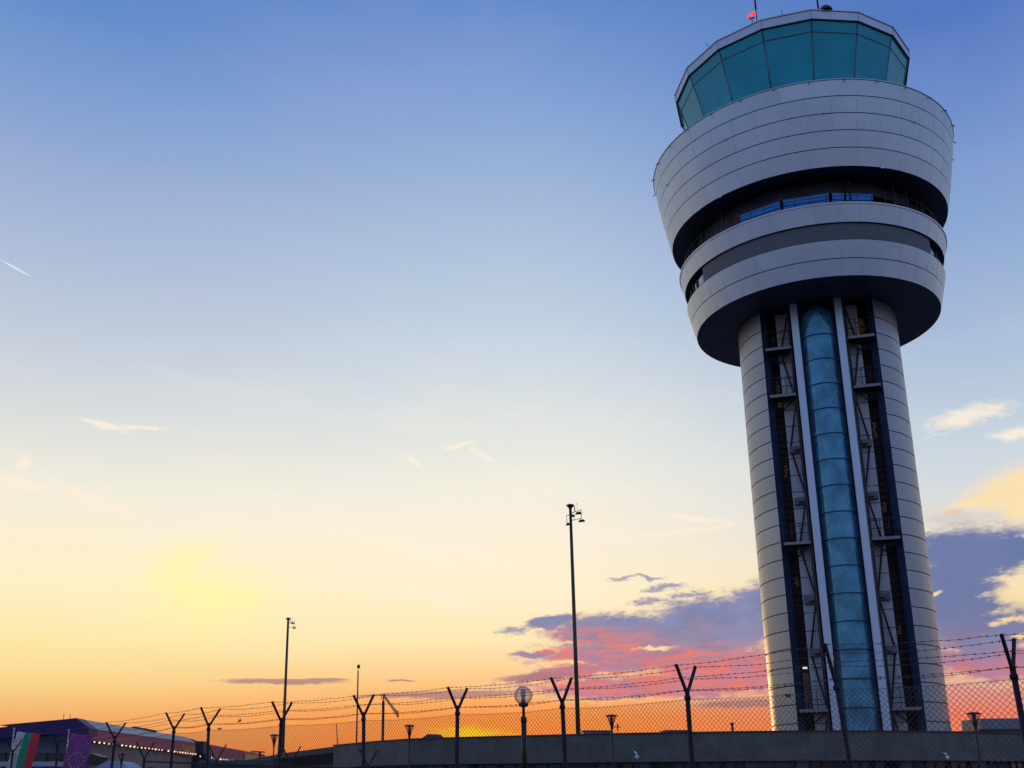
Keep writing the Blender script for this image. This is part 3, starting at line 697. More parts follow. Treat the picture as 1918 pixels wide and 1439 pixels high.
for i in range(len(TPl) - 1):
    wl.quad(Z(ws[i], 0), Z(ws[i + 1], 0), Z(ws[i + 1], ZR - .15), Z(ws[i], ZR - .15)); wl.quad(Z(back[i + 1], 0), Z(back[i], 0), Z(back[i], ZR - .15), Z(back[i + 1], ZR - .15))
    wl.quad(Z(bk[i], ZR - FH + .1), Z(bk[i + 1], ZR - FH + .1), Z(ws[i + 1], ZR - FH + .1), Z(ws[i], ZR - FH + .1))
wl.quad(Z(ws[0], 0), Z(ws[0], ZR - .15), Z(back[0], ZR - .15), Z(back[0], 0)); wl.quad(Z(ws[-1], 0), Z(back[-1], 0), Z(back[-1], ZR - .15), Z(ws[-1], ZR - .15))
wl.build('wall', concd, LB)
# window bays
for i in range(2, len(TPl) - 1):
    a, b = ws[i], ws[i + 1]; n = nrm2(TPl, i); L_ = (b - a).length; nw = max(1, round(L_ / 1.25))
    for k in range(nw):
        if (i * 3 + k) % 5 == 3: continue
        p0 = a.lerp(b, (k + .08) / nw) - n * .06; p1 = a.lerp(b, (k + .92) / nw) - n * .06
        w = MB(); w.quad(Z(p0, .9), Z(p1, .9), Z(p1, 2.33), Z(p0, 2.33)); W_ = w.build('window', mat('annex_glass_blue', (.02, .05, .10), .12, .3) if (i + k) % 3 else darkg, LB)
        f_ = MB(); 
        for z in (.9, 2.35): f_.bar(Vector(Z(p0, z)) - n * .02, Vector(Z(p1, z)) - n * .02, .07, .07)
        for t in (0, .5, 1): q = p0.lerp(p1, t); f_.bar(Vector(Z(q, .9)) - n * .02, Vector(Z(q, 2.35)) - n * .02, .06, .06)
        f_.build('frame', framed, W_)
for i in (3, 6, 8, 9, 11):
    n = nrm2(TPl, i); q = TPl[i] + n * .45; c = MB(); c.box((q.x, q.y, 1.2), (.42, .42, 2.4)); c.build('column', concd, LB)
for px, py in ((1193, 1418), (1774, 1419)):
    q = at(px, py, 41.4 if px < 1500 else 42.2) - off; c = MB(); c.sphere(q, .078, 12); c.sphere(q + Vector((-.02, 0, .14)), .045, 10); c.tube(q + Vector((0, 0, .1)), q + Vector((-.03, .35, .2)), .02, n=6)
    c.build('wall_lamp', mat('white_plastic', (.75, .78, .82), .35), LB)
# long dark wing running away to the left
wg = empty('side_wing', tuple(onz(625, 1397, ZR).xy) + (0,)); tag(wg, 'dark brown eaved wing running away left from the low flat building', 'building')
o2 = Vector(tuple(wg.location)); A = onz(628, 1396.5, ZR) - o2 + Vector((0, 1.0, 0)); B = onz(530, 1411, ZR) - o2; C_ = onz(445, 1427, ZR) - o2
line = [A, B, C_]
w = MB(); ev = MB(); wi = MB()
for a, b in zip(line, line[1:]):
    n = (b - a); n.z = 0; n.normalize(); n = Vector((n.y, -n.x, 0)); n = n if n.x > 0 else -n   # away from viewer side
    ev.quad(Z(a, ZR), Z(b, ZR), Z(b, ZR - .30), Z(a, ZR - .30)); ev.quad(Z(a, ZR - .3), Z(b, ZR - .3), Z(b + n * 1.6, ZR - .75), Z(a + n * 1.6, ZR - .75), m=1); ev.quad(Z(a, ZR), Z(b, ZR), Z(b + n * 9, ZR + .0), Z(a + n * 9, ZR), m=0)
    wi.quad(Z(a + n * 1.6, 0), Z(b + n * 1.6, 0), Z(b + n * 1.6, ZR - .7), Z(a + n * 1.6, ZR - .7))
ev.build('roof', [roofm, brownsoff], wg); wi.build('wall', concd, wg)
# hipped roof just behind
hp = empty('hipped_shed', (-3, 60, 0)); tag(hp, 'low dark hipped roof showing just above the concrete roof edge', 'building')
p0, p1, p2 = at(768, 1386, 58) - Vector(hp.location), at(817, 1374, 60) - Vector(hp.location), at(853, 1385, 58) - Vector(hp.location); zb_ = 3.4
r = MB()
q = [Vector((p0.x, -2, zb_)), Vector((p2.x, -2, zb_)), Vector((p2.x, 4, zb_)), Vector((p0.x, 4, zb_))]; ra, rb = Vector((p1.x - .5, 0.6, p1.z)), Vector((p1.x + .2, 1.2, p1.z))
r.quad(q[0], q[1], rb, ra); r.quad(q[1], q[2], rb); r.quad(q[2], q[3], ra, rb); r.quad(q[3], q[0], ra); r.build('roof', roofm, hp)
b = MB(); b.box(((p0.x + p2.x) / 2, 1, 1.69), (p2.x - p0.x - .3, 5.6, 3.38)); b.build('wall', concd, hp)

# rooftop plant
def unit(name, x0, x1, y0, y1, Y, label, cat, slat=False):
    a, b = at(x0, y1, Y), at(x1, y0, Y); e = empty(name, ((a.x + b.x) / 2, Y + .5, ZR - .12)); h = b.z - (ZR - .12); wd = b.x - a.x
    m_ = MB(); m_.box((0, 0, h / 2), (wd, 1.0, h)); m_.build('casing', mat('unit_grey', (.20, .23, .28), .6, .2, .15, 2), e)
    l = MB(); l.box((0, -.02, h + .015), (wd + .1, 1.1, .03)); l.build('lid', mat('unit_lid', (.10, .09, .10), .6), e)
    v = MB(); n_ = max(3, int(wd / .12))
    for k in range(n_): v.box((-wd / 2 + wd * (k + .5) / n_, -.512, h / 2), (.02, .02, h * .8))
    v.build('grille', galv, e); tag(e, label, cat, 'plant boxes on the low roof'); return e
unit('rooftop_unit', 1093, 1145, 1369.5, 1378, 47, 'flat grey plant box on the low roof beside the tall mast', 'roof unit')
unit('rooftop_unit', 1246, 1292, 1369.0, 1376, 46.5, 'flat grey plant box on the low roof behind a Y-shaped fence post', 'roof unit')
a = at(1371, 1353, 46); e = empty('vent_pipe', (a.x, 46, ZR - .12)); tag(e, 'short dark vent pipe standing on the low roof left of the tower', 'pipe')
m_ = MB(); m_.tube((0, 0, 0), (0, 0, a.z - ZR + .0), .05, n=10); m_.build('pipe', steel, e); m_ = MB(); m_.tube((0, 0, a.z - ZR + .0), (0, 0, a.z - ZR + .1), .07, n=10); m_.build('cap', steel, e)
# grey slab canopy right of the tower
a, b = at(1836, 1366, 62), at(1918, 1346, 62); e = empty('equipment_cabin', ((a.x + b.x) / 2 + 1, 63, 0)); tag(e, 'pale grey boxy cabin with a dark line under its upper part right of the tower', 'cabin'); o3 = Vector(e.location)
wd = b.x - a.x + 2
m_ = MB(); m_.box((0, 0, (a.z + b.z) / 2), (wd, 2.4, b.z - a.z)); 
m_.build('upper_box', mat('cabin_grey', (.24, .28, .34), .6, .2, .12, 2), e)
m_ = MB(); m_.box((.2, 0, a.z / 2 - .05), (wd - 1.2, 1.8, a.z - .1)); m_.build('lower_box', mat('cabin_pale', (.34, .38, .42), .6, .1, .1, 2), e)
m_ = MB(); m_.box((-.1, -.03, a.z - .05), (wd + .25, 2.5, .09)); m_.build('ledge', steel, e)
m_ = MB()
for k in range(4): m_.box((0, -1.212, a.z + (b.z - a.z) * (k + .5) / 4), (wd - .1, .02, .02))
m_.build('cladding_rib', galv, e)

# ------------------------------------------------------------------ MASTS
def mast(name, px, pyb, pyt, Y, r0, r1, label, big):
    top = at(px[1], pyt, Y); bx = at(px[0], pyb, Y).x; e = empty(name, (top.x, Y, 0)); tag(e, label, 'floodlight mast', 'tall floodlight masts'); H = top.z
    m_ = MB(); m_.tube((0, 0, 0), (0, 0, H - .25), r0, r1, n=16); m_.build('pole', mat('mast_green_steel', (.075, .068, .05), .5, .5, .2, 2), e)
    hd = len(bpy.data.objects)
    m_ = MB(); m_.rev([(.10, H - .75, 0), (.12, H - .45, 0), (.42, H - .1, 0), (.44, H - .02, 0), (.30, H + .05, 0), (.01, H + .08, 0)], n=20); m_.tube((0, 0, H), (0, 0, H + .28), .01, n=5); m_.build('top_plate', steel, e)
    m_ = MB(); z = H
    m_.tube((0, 0, z - .95), (1.15, 0, z - .55), .03, n=6); m_.tube((1.15, 0, z - .5), (1.15, 0, z - 1.55), .035, n=6); m_.tube((0, 0, z - 1.75), (1.15, 0, z - 1.5), .035, n=6)
    m_.tube((.75, 0, z - .7), (.75, 0, z + .1), .014, n=5); m_.sphere((.75, 0, z + .12), .06, 8); m_.tube((.42, 0, z - .1), (.5, 0, z - .75), .05, n=6); m_.tube((.5, 0, z - .75), (0, 0, z - 1.0), .04, n=6)
    if big: m_.tube((-.42, 0, z - 1.15), (.4, 0, z - 1.15), .04, n=6); m_.tube((-.42, 0, z - 1.15), (-.42, 0, z - 2.1), .03, n=6); m_.tube((.38, 0, z - 1.2), (.38, 0, z - 1.8), .02, n=5)
    m_.build('bracket', steel, e)
    lamps = [(.88, 0, z - .93), (1.2, 0, z - 1.78)] + ([(-.32, 0, z - 2.15), (.28, .1, z - 1.2)] if big else [])
    for i, c in enumerate(lamps):
        l = MB(); w_ = .34 if i < 2 else .2; hh = .13
        lo = [(c[0] - w_ - .05, c[1] - .2, c[2] - hh), (c[0] + w_, c[1] - .2, c[2] - hh + .06), (c[0] + w_, c[1] + .2, c[2] - hh + .06), (c[0] - w_ - .05, c[1] + .2, c[2] - hh)]
        hi = [(c[0] - w_ * .6, c[1] - .12, c[2] + hh), (c[0] + w_ * .55, c[1] - .12, c[2] + hh), (c[0] + w_ * .55, c[1] + .12, c[2] + hh), (c[0] - w_ * .6, c[1] + .12, c[2] + hh)]
        l.quad(*lo); l.quad(*hi[::-1])
        for k in range(4): l.quad(lo[k], hi[k], hi[(k + 1) % 4], lo[(k + 1) % 4])
        l.build('floodlight', steel, e)
    for o in bpy.data.objects:      # head parts are drawn oversize: bring them to size about the mast top
        if o.parent == e and not o.name.startswith('pole'):
            for v in o.data.vertices: v.co = Vector((v.co.x * .62, v.co.y * .62, H + (v.co.z - H) * .62))
    return e
mast('floodlight_mast', (1079, 1068), 1375, 946, 70, .165, .095, 'tall thin mast with floodlights left of the tower, the taller one in view', True)
mast('floodlight_mast', (530, 540), 1339, 1158, 120, .20, .12, 'smaller looking distant mast with two floodlights rising behind a fence post at the left', False)
a = at(671, 1248, 60); e = empty('thin_mast', (a.x, 60, 0)); tag(e, 'very thin bare mast with a small dark box on its tip', 'mast')
m_ = MB(); m_.tube((0, 0, 0), (0, 0, a.z - .25), .055, .035, n=8); m_.build('pole', steel, e); m_ = MB(); m_.box((.02, 0, a.z - .02), (.15, .15, .19)); m_.tube((0, 0, a.z - .26), (0, 0, a.z - .1), .015, n=5); m_.build('sensor_box', steel, e)
# windsock
a = at(718, 1313, 60); bT = at(713, 1299, 60); e = empty('windsock', (a.x, 60, 0)); tag(e, 'limp pale windsock hanging from a short dark post', 'windsock')
m_ = MB(); m_.tube((0, 0, 0), (0, 0, a.z), .075, n=10); m_.tube((0, 0, a.z), (0, 0, a.z + .3), .03, n=6); m_.build('post', steel, e)
hz = a.z + .33
m_ = MB(); m_.rev([(.22 + .015 * math.cos(t), .015 * math.sin(t), 0) for t in np.linspace(0, 2 * math.pi, 6)], n=20); 
m_.v = [(x * .5, y, z + hz + x * .2) for x, y, z in m_.v]; m_.tube((.05, 0, hz), (.62, .05, hz - .75), .018, n=5); m_.tube((-.1, 0, hz + .05), (-.1, 0, hz - .25), .018, n=5); m_.build('hoop', steel, e)
m_ = MB(); path = [Vector((0, 0, hz)), Vector((.12, 0, hz - .22)), Vector((.34, 0, hz - .50)), Vector((.58, 0, hz - .78)), Vector((.74, 0, hz - .92)), Vector((.84, 0, hz - 1.22))]; rad = [.07, .07, .04, .08, .11, .05]
vv = []
for i, (p, rr) in enumerate(zip(path, rad)):
    vv.append([(p.x + rr * math.cos(t) * (1 + .15 * math.sin(3 * t + i)), p.y + rr * .6 * math.sin(t), p.z + .35 * rr * math.cos(t)) for t in np.linspace(0, 2 * math.pi, 13)[:-1]])
for i in range(len(vv) - 1):
    for k in range(12): m_.quad(vv[i][k], vv[i][(k + 1) % 12], vv[i + 1][(k + 1) % 12], vv[i + 1][k], sm=True)
m_.build('sock', mat('faded_cloth', (.42, .26, .18), .9, tint=(.9, .7, .5), alpha=.5), e)

# ------------------------------------------------------------------ LAMPS
a = at(980, 1303, 26); e = empty('globe_street_lamp', (a.x, 26, 0)); tag(e, 'street lamp with a clear glass globe on a thick black post', 'street lamp')
H = a.z; R0 = .215
blk = mat('lamp_black', (.015, .010, .014), .45, .3, .2, 3)
m_ = MB(); m_.tube((0, 0, 0), (0, 0, 1.4), .085, n=16); m_.tube((0, 0, 1.4), (0, 0, H - .50), .062, n=16); m_.tube((0, 0, H - .62), (0, 0, H - .50), .072, n=16); m_.tube((0, 0, H - .50), (0, 0, H - .24), .035, n=12); m_.build('post', blk, e)
m_ = MB(); m_.rev([(.06, H - .27, 0), (.11, H - .25, 0), (.12, H - .19, 0), (.09, H - .17, 0), (.01, H - .17, 0)], n=20); m_.build('collar', blk, e)
gl = bpy.data.materials.new('clear_globe_glass'); gl.use_nodes = True; k_ = NB(gl.node_tree); gl.node_tree.nodes.clear()
tr = k_.n('ShaderNodeBsdfTransparent'); tr.inputs[0].default_value = (.93, .93, .95, 1); gs_ = k_.n('ShaderNodeBsdfGlossy'); gs_.inputs['Roughness'].default_value = .04; gs_.inputs['Color'].default_value = (.85, .8, .8, 1)
lw = k_.n('ShaderNodeLayerWeight'); lw.inputs[0].default_value = .35; mx = k_.n('ShaderNodeMixShader'); ou = k_.n('ShaderNodeOutputMaterial')
df = k_.n('ShaderNodeBsdfDiffuse'); df.inputs[0].default_value = (.10, .09, .10, 1)
df2 = k_.n('ShaderNodeBsdfDiffuse'); df2.inputs[0].default_value = (.75, .70, .68, 1); mt = k_.n('ShaderNodeMixShader'); mt.inputs[0].default_value = .16
gl.node_tree.links.new(tr.outputs[0], mt.inputs[1]); gl.node_tree.links.new(df2.outputs[0], mt.inputs[2])
mm = k_.n('ShaderNodeMixShader'); mm.inputs[0].default_value = .65
gl.node_tree.links.new(gs_.outputs[0], mm.inputs[1]); gl.node_tree.links.new(df.outputs[0], mm.inputs[2])
gl.node_tree.links.new(lw.outputs['Facing'], mx.inputs[0]); gl.node_tree.links.new(mt.outputs[0], mx.inputs[1]); gl.node_tree.links.new(mm.outputs[0], mx.inputs[2]); gl.node_tree.links.new(mx.outputs[0], ou.inputs[0])
m_ = MB(); m_.sphere((0, 0, H), R0, 32); m_.build('globe', gl, e)
m_ = MB(); m_.tube((0, 0, H - .16), (0, 0, H - .01), .052, n=16); 
for k in range(5): m_.tube((0, 0, H + .0 + k * .028), (0, 0, H + .016 + k * .028), .066, n=16)
m_.tube((0, 0, H + .13), (0, 0, H + .15), .05, n=16); m_.build('louvre_insert', mat('insert_bluegrey', (.30, .38, .52), .35, .2), e)

funnel = mat('lantern_glass', (.35, .28, .22), .3, tint=(.92, .80, .70), alpha=.22)
def lantern():
    e = empty('park_lantern', (0, 0, 0)); H = 3.75
    m_ = MB(); m_.tube((0, 0, 0), (0, 0, H - .55), .035, .028, n=10); m_.rev([(.03, H - .62, 0), (.035, H - .5, 0), (.085, H - .25, 0), (.01, H - .24, 0)], n=14); m_.build('post', blk, e)
    m_ = MB(); m_.rev([(.08, H - .25, 0), (.19, H - .02, 0)], n=20); m_.build('glass_funnel', funnel, e)
    m_ = MB()
    for k in range(4): m_.tube(lp(k * 90 + 45, .085, H - .25), lp(k * 90 + 45, .20, H - .02), .010, n=5)
    m_.tube((0, 0, H - .25), (0, 0, H - .02), .05, n=10); m_.build('rib', blk, e)
    m_ = MB(); m_.rev([(.01, H - .02, 0), (.22, H - .02, 0), (.225, H, 0), (.12, H + .035, 0), (.01, H + .05, 0)], n=20); m_.build('lid', blk, e)
    return e
spots = [(1145, 1338, 39.5, 'funnel-shaped park lantern between the tall mast and a fence post', 1.0), (767, 1357, 44, 'funnel-shaped park lantern just left of the hipped roof', 1.0), (1823, 1333.5, 36, 'funnel-shaped park lantern between the tower foot and the grey cabin', 1.05),
         (514, 1375, 50, 'funnel-shaped park lantern half hidden beside the distant floodlight mast', 1.0), (229, 1410, 52, 'small park lantern in front of the grey terminal wall', 1.0)]
proto = lantern(); index_kids()
for i, (px, py, Y, lb_, s_) in enumerate(spots):
    o = proto if i == 0 else copy_tree(proto)
    a = at(px, py, Y); o.location = (a.x, Y, a.z - 3.8 * s_); o.scale = (s_,) * 3; tag(o, lb_, 'street lamp', 'funnel shaped park lanterns')
# weather vane beside the first lantern
a = at(1157, 1362, 47); e = empty('small_aerial', (a.x, 47, ZR - .12)); tag(e, 'tiny cross-shaped aerial on the low roof beside a park lantern', 'aerial')
h = a.z - ZR + .12
m_ = MB(); m_.tube((0, 0, 0), (0, 0, h + .15), .015, n=5); m_.build('rod', steel, e); m_ = MB(); m_.tube((-.18, 0, h), (.12, 0, h), .018, n=5); m_.tube((.0, 0, h - .12), (.0, 0, h + .12), .03, n=5); m_.build('arm', steel, e)
# leaning thin rod on the roof at the left
a = at(630, 1356, 58); b = at(634, 1396, 58); m_ = MB(); m_.tube((b.x, 58, b.z - .5), (a.x, 58, a.z), .03, .018, n=6); tag(m_.build('whip_aerial', steel), 'thin leaning whip aerial on the low roof left of the bare mast', 'aerial')

# ------------------------------------------------------------------ LEFT TERMINAL BUILDINGS
pinkm = mat('pink_facade', (.34, .035, .095), .6, 0, .12, .4); greyw = mat('terminal_wall', (.22, .19, .20), .7, 0, .15, .5); roofp = mat('roof_pale_metal', (.23, .26, .30), .5, .3, .1, .5)
purp = mat('canopy_purple', (.030, .005, .095), .6, 0, .15, .6); bluew = mat('wall_blue_grey', (.13, .19, .28), .6, .1, .15, .6)
signm = mat('orange_sign_panel', (.42, .13, .04), .6, 0, .95, 1.6, emit=(1.0, .35, .08), estr=.05)
termx = empty('arrivals_terminal', (-40, 125, 0)); tag(termx, 'pink-banded terminal hall with a dark purple gable canopy and pale sloping roof', 'building'); o4 = Vector(termx.location)
def V4(px, py, Y): return at(px, py, Y) - o4
Y1, Y2 = 110.0, 160.0
m_ = MB()   # pale roof slope along the side
r0, r1, r2, r3 = V4(143, 1345.5, Y1 + 1), V4(167, 1365, Y1), V4(367, 1391.5, Y2), V4(350, 1381, Y2)
m_.quad(r0, r1, r2, r3); ridge = [Vector((r0.x - 9, r0.y + 3, r0.z - .5)), Vector((r3.x - 12, r3.y, r3.z - .5))]
m_.quad(ridge[0], r0, r3, ridge[1]); m_.quad(r3, r2, Vector((r2.x, r2.y, r2.z - 1)), Vector((r3.x, r3.y, r3.z - 2.3))); RFo = m_.build('roof', roofp, termx)
m_ = MB(); m_.bar(V4(250, 1364, 133), V4(290, 1371, 142), .5, .35); m_.build('roof_ridge_vent', roofm, RFo)
m_ = MB(); a, b = V4(167, 1365, Y1 + .3), V4(367, 1391.5, Y2); c, d = V4(367, 1413, Y2), V4(167, 1388, Y1 + .3); m_.quad(a, d, c, b); m_.box(((a.x + b.x) / 2 - .5, (a.y + b.y) / 2, (a.z + d.z) / 2), (.2, 49, a.z - d.z - .2), rz=math.atan2(-(b.x - a.x), b.y - a.y)); m_.build('pink_band', pinkm, termx)
m_ = MB(); inn = Vector((-.6, 0, 0)); m_.quad(d + inn, Vector((d.x, d.y, -125 * 0)) + inn, Vector((c.x, c.y, 0)) + inn, c + inn); m_.quad(c, c + inn, d + inn, d); m_.build('wall', greyw, termx)
m_ = MB(); m_.box(((d.x + c.x) / 2 - 5.6, (d.y + c.y) / 2, 2.9), (9.5, 47, 5.8), rz=math.atan2(-(c.x - d.x), c.y - d.y)); m_.build('inner_hall', darkg, termx)
for k, t in enumerate((.08, .30, .52, .68, .82, .93)):
    p = d.lerp(c, t) + inn + Vector((.03, 0, 0)); q = d.lerp(c, t + .06) + inn + Vector((.03, 0, 0)); w_ = MB(); w_.quad((p.x, p.y, .6), (q.x, q.y, .6), (q.x, q.y, 3.6), (p.x, p.y, 3.6)); w_.build('window', mat('dull_dark_glass', (.02, .025, .045), .7), termx)
m_ = MB(); gab = [V4(-60, 1370.5, Y1 - 2), V4(142, 1345, Y1 - 2), V4(167, 1364, Y1 - 2), V4(166, 1378, Y1 - 2), V4(80, 1375.5, Y1 - 2), V4(-60, 1391, Y1 - 2)]
m_.quad(*gab[::-1]); bk2 = [p + Vector((0, 2.6, 0)) for p in gab]; m_.quad(*bk2)
for k in range(6): m_.quad(gab[k], gab[(k + 1) % 6], bk2[(k + 1) % 6], bk2[k])
m_.build('canopy', purp, termx)
m_ = MB(); a, b = V4(-60, 1372, Y1 + 1), V4(170, 1372, Y1 + 1); m_.quad((a.x, a.y, 4.6), (b.x, b.y, 4.6), (b.x, b.y, a.z), (a.x, a.y, a.z)); m_.quad((a.x, a.y, 0), (b.x, b.y, 0), (b.x, b.y, 1.5), (a.x, a.y, 1.5)); FW = m_.build('front_wall', bluew, termx)
for k in range(9):
    t0, t1 = k / 9 + .008, (k + 1) / 9 - .008; w_ = MB(); w_.quad((a.x + (b.x - a.x) * t0, a.y - .02, 1.5), (a.x + (b.x - a.x) * t1, a.y - .02, 1.5), (a.x + (b.x - a.x) * t1, a.y - .02, 4.6), (a.x + (b.x - a.x) * t0, a.y - .02, 4.6)); w_.build('window', mat('front_dark_glass', (.015, .03, .045), .15, .2, .3, .3), FW)
m_ = MB(); p, q = V4(330, 1392, 149), V4(364, 1398, 157.5); 
m_.quad(p + Vector((.12, 0, -1.35)), q + Vector((.12, 0, -1.35)), q + Vector((.12, 0, -.05)), p + Vector((.12, 0, -.05))); m_.build('sign_panel', signm, termx)
m_ = MB()
for px in (119, 131): 
    p = V4(px, 1346, Y1 + 2); m_.tube((p.x, p.y, p.z - .4), (p.x, p.y, p.z + .45), .03, n=5)
m_.build('roof_spike', steel, termx)
# second hall
hall = empty('far_terminal_hall', (-42, 190, 0)); tag(hall, 'farther pink-fronted hall with a dark block at its near end', 'building'); o5 = Vector(hall.location)
def V5(px, py, Y): return at(px, py, Y) - o5
m_ = MB(); a, b = V5(372, 1391, 164), V5(497, 1414, 235); c, d = V5(497, 1422, 235), V5(372, 1417, 164); m_.quad(a, d, c, b); m_.quad(a, b, b + Vector((-14, 0, .2)), a + Vector((-14, 0, .2)), m=1); m_.quad(d, Vector((d.x, d.y, 0)), Vector((c.x, c.y, 0)), c, m=1); m_.build('pink_band', [pinkm, greyw], hall)
m_ = MB(); p = V5(364, 1389, 162); q = V5(383, 1412, 162); m_.box(((p.x + q.x) / 2, 162 - 190, (p.z + q.z) / 2), (q.x - p.x, 2.0, p.z - q.z)); m_.bar(V5(357, 1386, 162), V5(378, 1394, 162), 2.2, .3); m_.box(((p.x + q.x) / 2, 163.2 - 190, q.z / 2), (q.x - p.x + 1.2, 1.6, q.z)); m_.build('end_block', mat('block_navy', (.01, .012, .03), .6), hall)
m_ = MB(); p, q = V5(456, 1411, 206), V5(486, 1416, 226); m_.quad(p + Vector((.3, 0, -1.4)), q + Vector((.3, 0, -1.4)), q + Vector((.3, 0, 0)), p + Vector((.3, 0, 0))); m_.build('sign_panel', mat('yellow_sign_panel', (.28, .16, .05), .6, 0, .6, 3.0, emit=(1, .6, .15), estr=.08), hall)
m_ = MB(); p = V5(487, 1408, 200); m_.bar(p + Vector((-1.6, 0, 0)), p + Vector((.9, 0, -.1)), .6, .22); m_.tube(p, p + Vector((0, 0, -3)), .22, n=8); m_.build('flood_column', steel, hall)
# strings of lit bulbs
bulbm = mat('lit_bulb', (1, .85, .6), .3, emit=(1.0, .72, .42), estr=1.5)
def string(pa, pb, n, label, rb):
    e = empty('bulb_string', tuple(pa)); tag(e, label, 'string lights', 'rows of lit bulbs under the pink bands'); m_ = MB(); A, B = Vector((0, 0, 0)), pb - pa
    m_.tube(A + Vector((0, 0, .1)), B + Vector((0, 0, .1)), .06, n=5); m_.build('cable', mat('cable_dark', (.03, .02, .01), .6), e)
    proto_b = None
    for k in range(n):
        if k in (5, 18): continue
        p = A.lerp(B, k / (n - 1)); s_ = rng.uniform(.6, 1.1)
        if proto_b is None: q = MB(); q.sphere((0, 0, 0), rb, 10); o = q.build('bulb', bulbm, e); proto_b = o
        else: o = proto_b.copy(); COL.objects.link(o); o.parent = e
        o.location = p; o.scale = (s_,) * 3
string(at(177, 1390, 108.5), at(366, 1412.5, 157), 30, 'row of warm lit bulbs under the pink band of the nearer terminal', .125)
string(at(375, 1417, 160), at(444, 1426, 200), 13, 'fainter row of lit bulbs under the farther pink hall', .16)

# low annex roofs and pale shapes at the bottom left
e = empty('low_kiosk', (at(450, 1430, 75).x, 78, 0)); tag(e, 'low grey-green flat canopy roof under the farther pink hall', 'canopy'); o6 = Vector(e.location)
a, b = at(372, 1426, 75) - o6, at(640, 1436, 75) - o6
m_ = MB(); m_.box(((a.x + b.x) / 2, 0, a.z - .1), (b.x - a.x, 6, .32)); m_.build('roof', mat('kiosk_green', (.06, .09, .10), .7, 0, .2, 1), e)
m_ = MB(); m_.box(((a.x + b.x) / 2, .8, a.z / 2 - .13), (b.x - a.x - .8, 4, a.z - .28)); m_.build('wall', darkg, e)
for k, (x0, x1) in enumerate(((393, 402), (398, 410))): pass
def awning(x0, x1, y0, y1, Y, label):
    a, b = at(x0, y1, Y), at(x1, y0, Y); e = empty('awning', ((a.x + b.x) / 2, Y, 0)); tag(e, label, 'awning', 'pale awnings in front of the terminal')
    m_ = MB(); m_.box((0, 0, (a.z + b.z) / 2), (b.x - a.x, 2.4, b.z - a.z)); m_.build('cover', mat('awning_white', (.42, .46, .56), .7, 0, .08, 1.5), e)
    for s_ in (-1, 1): q = MB(); q.tube((s_ * (b.x - a.x) * .45, -1, 0), (s_ * (b.x - a.x) * .45, -1, a.z), .05, n=6); q.build('leg', steel, e)
awning(62, 112, 1427, 1436, 88, 'pale awning between the two flags'); awning(-30, 19, 1427, 1436, 88, 'pale awning at the left edge of the view')
# domed pale tent
a, b = at(186, 1439, 70), at(262, 1439, 70); t_top = at(222, 1426, 70); e = empty('pale_tent', ((a.x + b.x) / 2, 70, 0)); tag(e, 'pale blue-white rounded tent roof in front of the grey terminal wall', 'tent')
m_ = MB(); w_ = (b.x - a.x) / 2; hh = t_top.z
m_.v = []; N = 14
for i in range(N):
    for s2 in (0, 1):
        pass
pr_ = [(w_ * math.cos(math.pi * i / N), hh - 1.2 + 1.2 * math.sin(math.pi * i / N)) for i in range(N + 1)]
for p, q in zip(pr_, pr_[1:]): m_.quad((p[0], -1.6, p[1]), (p[0], 1.6, p[1]), (q[0], 1.6, q[1]), (q[0], -1.6, q[1]), sm=True)
m_.quad(*[(p[0], -1.6, p[1]) for p in pr_]); m_.quad((-w_, -1.6, 0), (w_, -1.6, 0), (w_, -1.6, hh - 1.2), (-w_, -1.6, hh - 1.2)); m_.build('cover', mat('tent_cloth', (.38, .45, .62), .7, 0, .1, 1), e)
m_ = MB()
for s_ in (-1, 1): m_.tube((s_ * w_, -1.62, 0), (s_ * w_, -1.62, hh - 1.2), .04, n=6)
m_.build('pole', galv, e)
# dark pitched kiosk roof near the blue flag
a, b, c = at(166, 1439, 80), at(178, 1413, 80), at(191, 1418, 80); e = empty('ticket_kiosk', (b.x, 80, 0)); tag(e, 'small blue kiosk with a dark tilted roof beside the star flag', 'kiosk'); o7 = Vector(e.location)
m_ = MB(); m_.box(((a.x - o7.x) / 2 - .1, 0, (b.z - .1) / 2), (b.x - a.x + .1, 1.6, b.z - .15)); m_.build('wall', mat('kiosk_blue', (.015, .06, .14), .5), e)
m_ = MB(); z0 = b.z; m_.quad((-.05, -1, z0 + .05), (.75, -1, z0 - .2), (.30, -1, z0 - .65), (-.05, -1, z0 - .75)); m_.quad((-.05, 1, z0 + .05), (-.05, 1, z0 - .75), (.30, 1, z0 - .65), (.75, 1, z0 - .2)); m_.quad((-.05, -1, z0 + .05), (-.05, 1, z0 + .05), (.75, 1, z0 - .2), (.75, -1, z0 - .2)); m_.quad((.75, -1, z0 - .2), (.75, 1, z0 - .2), (.30, 1, z0 - .65), (.30, -1, z0 - .65)); m_.build('roof', blk, e)

